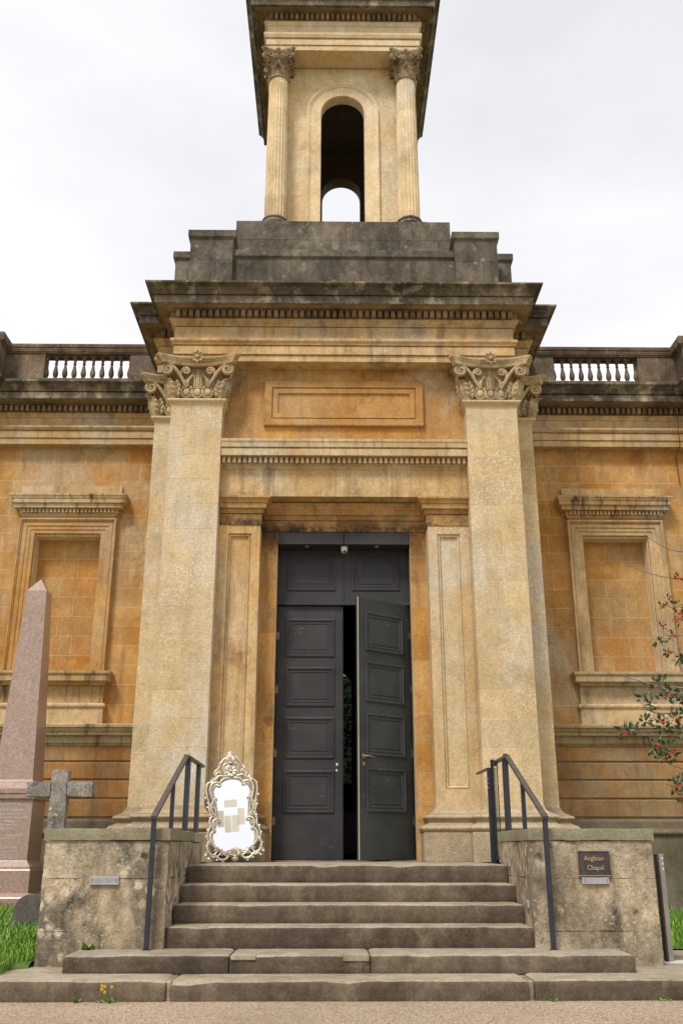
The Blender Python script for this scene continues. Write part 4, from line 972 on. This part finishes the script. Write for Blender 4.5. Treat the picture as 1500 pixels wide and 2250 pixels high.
def cscroll(P, r0, r1, c0=None, c1=None, y=-.004):
    """a C shaped acanthus scroll, points in crop units, curled at both ends"""
    pts = smoothp([lp(*q) for q in P], 6); n = len(pts)
    def curl(p, q, rr, sgn):
        d = Vector((p[0] - q[0], p[1] - q[1])).normalized(); nrm = Vector((-d.y, d.x)) * sgn; c = Vector(p) + nrm * rr; a0 = atan2(p[1] - c.y, p[0] - c.x)
        return spiral((c.x, c.y), rr, .95, 12, sgn, a0, .25)[1:]
    L = []
    if c0: L = list(reversed(curl(pts[0], pts[1], c0[0] * K, c0[1])))
    mid = pts; E_ = curl(pts[-1], pts[-2], c1[0] * K, c1[1]) if c1 else []
    A = L + mid + E_; m = len(A); rad = []
    for i in range(m):
        if i < len(L): rad.append(r0 * K * (.55 + .45 * i / max(1, len(L))))
        elif i < len(L) + n: t = (i - len(L)) / n; rad.append(K * (r0 + (r1 - r0) * t + .45 * r0 * sin(pi * t)))
        else: rad.append(r1 * K * (1 - .45 * (i - len(L) - n) / max(1, len(E_))))
    return [(x, y, z) for x, z in A], rad
SCR = [([(215, 660), (300, 655), (350, 700), (372, 790), (355, 900), (318, 1010)], 22, 12, (38, 1), (26, 1)),
       ([(330, 640), (405, 660), (437, 760), (425, 880), (395, 990), (350, 1070)], 17, 10, (24, -1), (20, -1)),
       ([(300, 930), (345, 1000), (360, 1090), (330, 1180), (275, 1230)], 18, 12, (24, 1), (22, 1)),
       ([(395, 1000), (400, 1090), (375, 1180), (335, 1240)], 16, 10, (20, -1), (18, -1)),
       ([(262, 1270), (330, 1290), (352, 1370), (345, 1450), (390, 1520)], 22, 14, (30, 1), (26, -1)),
       ([(360, 1220), (400, 1300), (395, 1390), (430, 1470), (450, 1570), (425, 1660)], 18, 12, (26, -1), (24, -1)),
       ([(350, 1450), (395, 1530), (392, 1620), (345, 1710), (280, 1750)], 22, 14, (28, 1), (28, 1)),
       ([(440, 1640), (455, 1730), (420, 1820), (350, 1850), (300, 1800)], 20, 13, (22, 1), (32, -1)),
       ([(445, 1800), (390, 1870), (300, 1880), (240, 1830)], 16, 12, (24, -1), (24, 1)),
       ([(330, 1850), (250, 1925), (160, 1930), (95, 1860)], 19, 14, (26, -1), (32, 1)),
       ([(230, 1790), (180, 1850), (110, 1880)], 14, 10, (20, 1), (16, 1)),
       ([(60, 590), (130, 600), (185, 650), (200, 700)], 18, 12, (20, -1), (20, 1)),
       ([(110, 560), (200, 545), (255, 590), (300, 660)], 18, 14, (34, -1), (24, -1)),
       ([(320, 630), (260, 560), (250, 500), (200, 470)], 16, 12, (24, 1), (26, 1)),
       ([(255, 560), (290, 500), (250, 440), (190, 450)], 14, 10, (16, 1), (20, 1)),
       ([(215, 430), (180, 340), (130, 280), (80, 235)], 16, 11, (18, 1), (12, 1)),
       ([(130, 480), (135, 400), (95, 345), (0, 335)], 13, 13, (14, -1), None)]
for P, r0, r1, c0, c1 in SCR:
    pts, rad = cscroll(P, r0, r1, c0, c1)
    for sg in (-1, 1): part('scroll', MB().tube([(sg * x, y, z) for x, y, z in pts], [r * 1.0 for r in rad], 7, 1.), m_silver, MR)
# little leaf buds along the outer edge and crest
R = random.Random(2)
for (hw, y, a, l) in ((205, 420, .6, 60), (185, 375, .7, 55), (165, 335, .8, 55), (140, 295, .9, 50), (115, 260, 1.0, 48), (85, 225, 1.2, 45), (300, 600, .4, 60), (330, 660, .2, 55), (430, 700, .1, 40), (440, 900, -.2, 45), (410, 1050, -.6, 50), (385, 1250, .2, 45), (430, 1440, .3, 50), (460, 1540, 0, 40), (455, 1700, -.3, 45), (470, 1830, -.4, 50), (430, 1880, -.9, 45), (300, 1900, -1.3, 55), (215, 1935, -1.4, 50)):
    for sg in (-1, 1):
        x, z = lp(hw - 12, y); d = Vector((sg * cos(a), 0, sin(a))); part('leaf_bud', leaf(MB(), (sg * x, -.006, z), d, (0, -1, 0), (-d.z, 0, d.x), l * K * 1.0, l * K * 1.15, .35, 2, 7, 4, .004), m_silver, MR)
def shell(cx, cz, r, up, n=9, spread=1.25):
    m = MB()
    for k in range(n):
        a = -spread + 2 * spread * k / (n - 1); l = r * (1 - .18 * (abs(a) / spread) ** 2)
        d = Vector((sin(a), 0, cos(a) * up)); P = [Vector((cx, -.012, cz)) + d * (l * t) + Vector((0, -.014 * sin(pi * t), 0)) for t in [i / 6 for i in range(7)]]
        m.tube(P, [r * (.03 + .085 * i / 6) for i in range(6)] + [r * .07], 7)
    m.ell((cx, -.02, cz), (r * .2, .014, r * .16), 10, 6); return m
part('shell', shell(0, (1990 - 1895) * K, 150 * K, 1, 9, 1.2), m_silver, MR)
part('shell', shell(0, (1990 - 1890) * K, 95 * K, -1, 7, .9), m_silver, MR)
part('shell', shell(0, (1990 - 335) * K, 150 * K, 1, 9, .85), m_silver, MR)
part('crest_finial', MB().ell((0, -.01, (1990 - 200) * K), (.03, .02, .03)).tube([(x, -.01, z) for x, z in spiral((0, (1990 - 190) * K), 48 * K, 1.2, 16, 1, .3, .3)], .012, 7), m_silver, MR)
rs = MB()
for k in range(9):
    a = 2 * pi * k / 9; d = Vector((cos(a), 0, sin(a))); leaf(rs, Vector((0, -.014, (1990 - 480) * K)) + d * .008, d, (0, -1, 0), (-d.z, 0, d.x), .045, .08, .3, 2, 6, 4, .012)
rs.ell((0, -.03, (1990 - 480) * K), (.019, .016, .019))
part('rosette', rs, m_silver, MR)
part('crest_board', MB().lathe(0, 0, [(0, -.004), (.10, -.004), (.10, .012), (0, .012)], 22).xf(Matrix.Translation((0, .004, (1990 - 470) * K)) @ Matrix.Rotation(pi / 2, 4, 'X')), m_silver, MR)
def sheetp(u0, u1, v0, v1, nm='paper_sheet'):
    c = lambda u, v: ((u - (775 - .082 * (1990 - v))) * K, .009, (1990 - v) * K)
    part(nm, MB().box(c(u0, v1)[0], c(u1, v1)[0], .0085, .0105, c(u0, v1)[2], c(u0, v0)[2]), m_paper, MR)
for q in ((560, 778, 960, 1080), (462, 572, 1130, 1400), (590, 704, 1222, 1495), (716, 830, 1222, 1495), (808, 922, 1112, 1380)): sheetp(*q)

# ================================================================== graves
OB = thing('obelisk', 'tapering polished pink granite obelisk on a stepped pedestal', 'obelisk', (-4.15, 12.8, .3))
def taper(mb, cx, cy, levels):
    rows = [[(cx - h, cy - h, z), (cx + h, cy - h, z), (cx + h, cy + h, z), (cx - h, cy + h, z)] for h, z in levels]
    mb.grid(rows, False, cv=True); mb.add(rows[-1], [(0, 1, 2, 3)]); mb.add(rows[0], [(0, 3, 2, 1)]); return mb
ox, oy = -4.185, 12.82
part('shaft', taper(MB(), ox, oy, ((.243, 1.96), (.132, 4.46), (.0, 4.655))), m_pink, OB)
part('pedestal_cap', taper(MB(), ox, oy, ((.31, 1.72), (.318, 1.735), (.318, 1.785), (.33, 1.795), (.33, 1.85), (.25, 1.95), (.24, 1.965))), m_pink, OB)
dy_ = taper(MB(), ox, oy, ((.30, .99), (.285, 1.0), (.285, 1.725))); dd = part('pedestal_die', dy_, m_pink, OB)
part('pedestal_base', taper(MB(), ox, oy, ((.36, .62), (.36, .885), (.35, .90), (.345, .93), (.30, .985), (.29, 1.0))), m_pink, OB)
part('plinth_step', taper(MB(), ox, oy, ((.50, .36), (.50, .575), (.49, .59), (.37, .63))), m_pink, OB)
part('plinth_step', taper(MB(), ox, oy, ((.66, .0), (.66, .365), (.65, .375), (.5, .38))), m_pink, OB)
R = random.Random(9); ins_ = MB(); yf = oy - .285 - .0012
for (z, u1, hh) in ((1.665, .40, .016), (1.585, .46, .02), (1.54, .42, .017), (1.495, .50, .017), (1.41, .38, .017), (1.37, .33, .017), (1.29, .50, .014), (1.255, .36, .013), (1.14, .42, .014), (1.10, .44, .014), (1.06, .34, .015), (1.03, .42, .012)):
    x = ox - .25
    while x < ox - .27 + u1:
        l = R.uniform(.006, .011)
        if R.random() > .17: ins_.box(x, x + .0035, yf, yf + .004, z, z + hh); ins_.box(x, x + l, yf, yf + .004, z + hh * R.choice((0, .45, .85)), z + hh * R.choice((0, .45, .85)) + .003)
        x += l + .006
part('worn_inscription', ins_, m_white, dd)
text('OF BRISTOL', .024, (ox + .02, yf, 1.452), m_white, dd, .001, 'lettering')
CR = thing('stone_cross', 'rough grey granite cross grave marker beside the obelisk', 'cross', (-3.22, 11.25, .3))
CR.rotation_euler = (0, 0, 0)
ob('cross_shaft', rough(-3.325, -3.135, 11.2, 11.35, .3, 1.985, 3, .008, .035, .016), m_gran, CR)
ob('cross_arm', rough(-3.595, -3.320, 11.195, 11.352, 1.685, 1.852, 5, .008, .035, .016), m_gran, CR)
ob('cross_arm', rough(-3.140, -2.850, 11.195, 11.352, 1.685, 1.852, 6, .008, .035, .016), m_gran, CR)
HS = thing('headstone', 'low dark weathered headstone with sloping shoulder in the grass', 'headstone', (-3.3, 11, .25))
hp_ = [(-3.60, .2), (-3.545, .40), (-3.50, .58), (-3.46, .64), (-3.40, .672), (-3.0, .672), (-2.9, .6), (-2.86, .2)]
hm = MB(); n = len(hp_)
for y, q in ((10.95, 1), (11.06, 1)): hm.add([(x, y, z) for x, z in hp_], [tuple(range(n))])
hm.grid([[(x, 10.95, z), (x, 11.0, z + .004), (x, 11.06, z)] for x, z in hp_], False)
part('slab', hm, m_slate, HS)

# ================================================================== steel post on the right
BP = thing('steel_post', 'slim brushed steel post with three holes beside the flank wall', 'post', (2.95, 9.6, .15))
part('shaft', MB().box(2.925, 2.972, 9.58, 9.61, .15, 1.09, .003), m_steel, BP)
part('flange', MB().box(2.905, 2.925, 9.57, 9.66, .15, 1.09, .003), m_bronze, BP)
for z in (1.05, 1.0, .955): part('hole', MB().ell((2.958, 9.58, z), (.009, .004, .011), 10, 6), m_white, BP)
part('foot_plate', MB().box(2.86, 3.25, 9.5, 9.72, .154, .162), m_white, BP)

# ================================================================== holly
HT = thing('holly_tree', 'holly with glossy leaves and red berries reaching in front of the right wing', 'tree', (6.3, 13.2, .15))
R = random.Random(21)
part('trunk', MB().tube([(6.3, 13.2, .0), (6.25, 13.15, 1.2), (6.35, 13.1, 2.6), (6.3, 13.2, 4.2), (6.2, 13.2, 5.6)], [.09, .075, .06, .045, .02], 10), m_bark, HT)
BR = [((6.3, 13.2, 2.2), (5.2, 13.0, 2.35), (4.5, 12.95, 2.62), (4.1, 12.95, 2.62), (3.80, 12.95, 2.60)),
      ((6.3, 13.2, 2.9), (5.3, 13.05, 3.05), (4.6, 13.0, 3.12), (4.35, 13.0, 3.16), (4.15, 12.97, 3.28)),
      ((5.2, 13.05, 3.0), (4.7, 13.0, 2.93), (4.35, 13.0, 2.86), (4.1, 12.98, 2.9), (3.99, 12.97, 3.04)),
      ((6.3, 13.2, 3.6), (5.4, 13.05, 3.95), (4.9, 13.0, 3.95), (4.62, 13.0, 3.93), (4.42, 12.98, 4.05)),
      ((6.3, 13.2, 4.0), (5.3, 13.05, 4.35), (4.85, 13.0, 4.40), (4.6, 13.0, 4.32), (4.5, 12.98, 4.43)),
      ((6.3, 13.2, 4.2), (5.5, 13.1, 4.85), (4.9, 13.0, 4.75), (4.4, 13.0, 4.80), (3.75, 12.95, 5.06)),
      ((6.3, 13.2, 1.7), (5.2, 13.0, 2.0), (4.6, 12.95, 2.10), (4.3, 12.95, 2.2), (4.12, 12.93, 2.34)),
      ((6.3, 13.2, 4.6), (5.6, 13.1, 5.2), (5.0, 13.05, 5.15), (4.6, 13.0, 5.2), (4.3, 13.0, 5.42)),
      ((6.3, 13.2, 1.4), (5.3, 13.0, 1.65), (4.75, 12.95, 1.72), (4.45, 12.95, 1.8), (4.33, 12.95, 1.9)),
      ((5.0, 13.0, 3.1), (4.6, 13.0, 3.2), (4.3, 13.0, 3.22), (4.0, 12.98, 3.3), (3.75, 12.97, 3.38)),
      ((6.3, 13.2, 3.2), (5.3, 13.0, 3.5), (4.9, 13.0, 3.55), (4.65, 12.98, 3.6), (4.5, 12.97, 3.72))]
for b in BR:
    pts = smoothp([tuple(p) for p in b], 5); part('branch', MB().tube(pts, [.018 - .0145 * i / len(pts) for i in range(len(pts))], 5), m_bark, HT)
def sprig(mb, c, n, r, R, sz=.055):
    for i in range(n):
        d = Vector((R.gauss(0, 1), R.gauss(0, 1) * .8, R.gauss(0, 1))).normalized(); p = Vector(c) + d * r * R.random() ** .6
        up = (d + Vector((R.uniform(-.8, .8), R.uniform(-.8, .8), R.uniform(-.4, .8)))).normalized(); sd = up.cross(Vector((R.uniform(-1, 1), R.uniform(-1, 1), R.uniform(-1, 1)))).normalized(); nn = up.cross(sd)
        l = sz * R.uniform(.7, 1.25); w_ = l * .27
        V = [p]; 
        L_ = [p + up * l * t + sd * w_ * q for t, q in ((.2, .7), (.35, 1.15), (.5, .75), (.68, .95), (.8, .45))]; Rr = [p + up * l * t - sd * w_ * q for t, q in ((.2, .7), (.35, 1.15), (.5, .75), (.68, .95), (.8, .45))]
        mid = [p + up * l * t - nn * l * .08 for t in (.2, .35, .5, .68, .8)]; tip = p + up * l
        V = [p] + L_ + mid + Rr + [tip]; F = [(0, 1, 6), (0, 6, 11), (5, 16, 10), (10, 16, 15)]
        for k in range(4): F += [(1 + k, 2 + k, 7 + k, 6 + k), (6 + k, 7 + k, 12 + k, 11 + k)]
        mb.add(V, F)
CL = [((3.76, 12.95, 2.62), 26, .10, 5), ((3.88, 12.95, 2.68), 10, .06, 2), ((4.03, 12.97, 3.07), 10, .05, 0), ((4.14, 12.97, 2.98), 18, .07, 1), ((4.07, 12.97, 2.87), 3, .03, 2), ((4.3, 13.0, 3.28), 26, .09, 2), ((4.42, 13.0, 3.12), 34, .11, 4), ((4.62, 13.0, 3.10), 26, .1, 3), ((4.2, 12.98, 3.13), 3, .04, 2),
      ((4.25, 12.95, 2.72), 34, .12, 3), ((4.42, 12.95, 2.78), 34, .13, 4), ((4.05, 12.95, 2.75), 16, .07, 2), ((4.12, 12.93, 2.42), 26, .1, 5), ((4.3, 12.93, 2.36), 34, .12, 3), ((4.22, 12.93, 2.28), 20, .09, 0), ((4.6, 12.95, 2.25), 22, .1, 5), ((4.5, 12.95, 2.62), 22, .12, 2), ((4.58, 12.95, 2.86), 20, .09, 1),
      ((4.42, 12.98, 4.07), 5, .04, 4), ((4.36, 12.98, 3.82), 12, .06, 0), ((4.45, 12.98, 3.70), 8, .05, 3), ((4.46, 12.98, 4.36), 5, .05, 5), ((4.56, 12.98, 4.46), 4, .04, 3), ((4.68, 13.0, 4.34), 8, .07, 0), ((4.70, 13.0, 4.15), 6, .06, 6), ((4.62, 13.0, 3.62), 16, .08, 0), ((4.55, 12.98, 3.9), 6, .06, 4), ((4.72, 13, 3.42), 14, .08, 0), ((4.72, 13.0, 4.22), 6, .05, 5),
      ((4.36, 12.95, 1.92), 24, .09, 3), ((4.45, 12.95, 1.80), 20, .09, 4), ((4.48, 12.95, 2.0), 12, .08, 2), ((4.75, 13, 4.75), 6, .06, 3)]
fo = MB()
for c, n, r, k in CL:
    sprig(fo, c, int(n * 1.25), r * 1.0, R, .072)
    if k >= 3:
        bm_ = MB(); cc = Vector(c) + Vector((R.uniform(-.4, .4) * r, -r * .5, R.uniform(-.4, .3) * r))
        for i in range(k + 3):
            p = cc + Vector((R.gauss(0, .012 + .004 * k), R.gauss(0, .009), R.gauss(0, .011))); bm_.ell(p, (.013,) * 3, 6, 4)
        part('berry_cluster', bm_, m_berry, HT)
for i in range(26):
    c = (R.uniform(5.1, 6.9), R.uniform(12.7, 13.7), R.uniform(1.6, 5.6)); sprig(fo, c, 60, .32, R, .07)
f_ = part('foliage', fo, m_leaf, HT, 'stuff')

# ================================================================== weeds
def weed(name, label, cat, x, y, z, n, sz, fl=0, seed=0):
    T = thing(name, label, cat, (x, y, z)); R = random.Random(seed); m = MB()
    for i in range(n):
        a = R.uniform(0, 6.28); d = Vector((cos(a), sin(a), R.uniform(.2, 1.1))).normalized(); leaf(m, (x + R.uniform(-.5, .5) * sz, y + R.uniform(-.25, .25) * sz, z), d, (0, 0, 1), d.cross(Vector((0, 0, 1))).normalized(), sz * .3, sz * R.uniform(.5, 1), .1, 2, 5, 2)
    part('leaves', m, m_weed, T)
    for i in range(fl):
        fx = x + R.uniform(-1, 1) * sz; fz = z + R.uniform(.07, .17); part('stem', MB().tube([(x, y, z), (fx, y - .01, fz)], .0015, 4), m_weed, T)
        m2 = MB(); flower(m2, (fx, y - .012, fz), .013, (0, -1, 0), 8); part('flower_head', m2, m_yellow, T)
weed('yellow_weed', 'weed with tiny yellow flowers at the foot of the bottom step', 'weed', -1.92, 8.35, .0, 26, .07, 5, 1)
weed('small_weed', 'low green weed by the bottom step next to the yellow flowers', 'weed', -2.16, 8.36, .0, 14, .045, 0, 2)
weed('small_weed', 'little weed at the bottom step by the mortar joint below the plaque wall', 'weed', 1.58, 8.37, .0, 12, .05, 0, 3)
weed('small_weed', 'low weed at the bottom step in front of the steel post', 'weed', 2.47, 8.37, .0, 18, .06, 0, 4)
weed('wall_fern', 'small green plant growing from the wing wall beside the window hood', 'plant', 5.12, 14.36, 6.23, 10, .09, 0, 5)
weed('tall_weed', 'thin upright weed against the flank wall beside the cross', 'weed', -2.33, 9.26, .30, 6, .16, 0, 6)

# ================================================================== inside and behind the hall
TB = thing('draped_table', 'small table under a mauve cloth inside the dark hall', 'table', (0, 17.5, .985))
part('table_top', MB().box(-.4, .55, 17.2, 17.9, 1.70, 1.735), m_wood, TB)
part('cloth', MB().sweep([(-.42, 17.9), (-.42, 17.18), (.36, 17.18), (.36, 17.9)], [(-.0, 1.74), (.004, 1.735), (-.03, 1.35), (-.1, 1.05)]).box(-.42, .36, 17.18, 17.9, 1.736, 1.745), m_cloth, TB)
for x in (-.35, .3):
    for y in (17.25, 17.85): part('leg', MB().box(x - .02, x + .02, y - .02, y + .02, .985, 1.70), m_wood, TB)
for (x, y, z, lab) in ((.5, 27.4, 0, 'green shrub seen through the arched hall window'), (-.8, 28.2, 0, 'dark shrub behind the hall window further back')):
    T = thing('shrub', lab, 'shrub', (x, y, 0)); fo2 = MB(); R = random.Random(int(y * 10))
    for i in range(34):
        c = (x + R.gauss(0, .75), y + R.gauss(0, .4), R.uniform(.4, 6.6)); sprig(fo2, c, 26, .42, R, .2)
    part('stem', MB().tube([(x, y, -.05), (x, y, 2), (x + .1, y, 5.5)], [.06, .05, .02], 7), m_bark, T)
    part('foliage', fo2, m_leafd, T, 'stuff')
for o in bpy.data.objects:
    if o.get('_w') is not None: del o['_w']
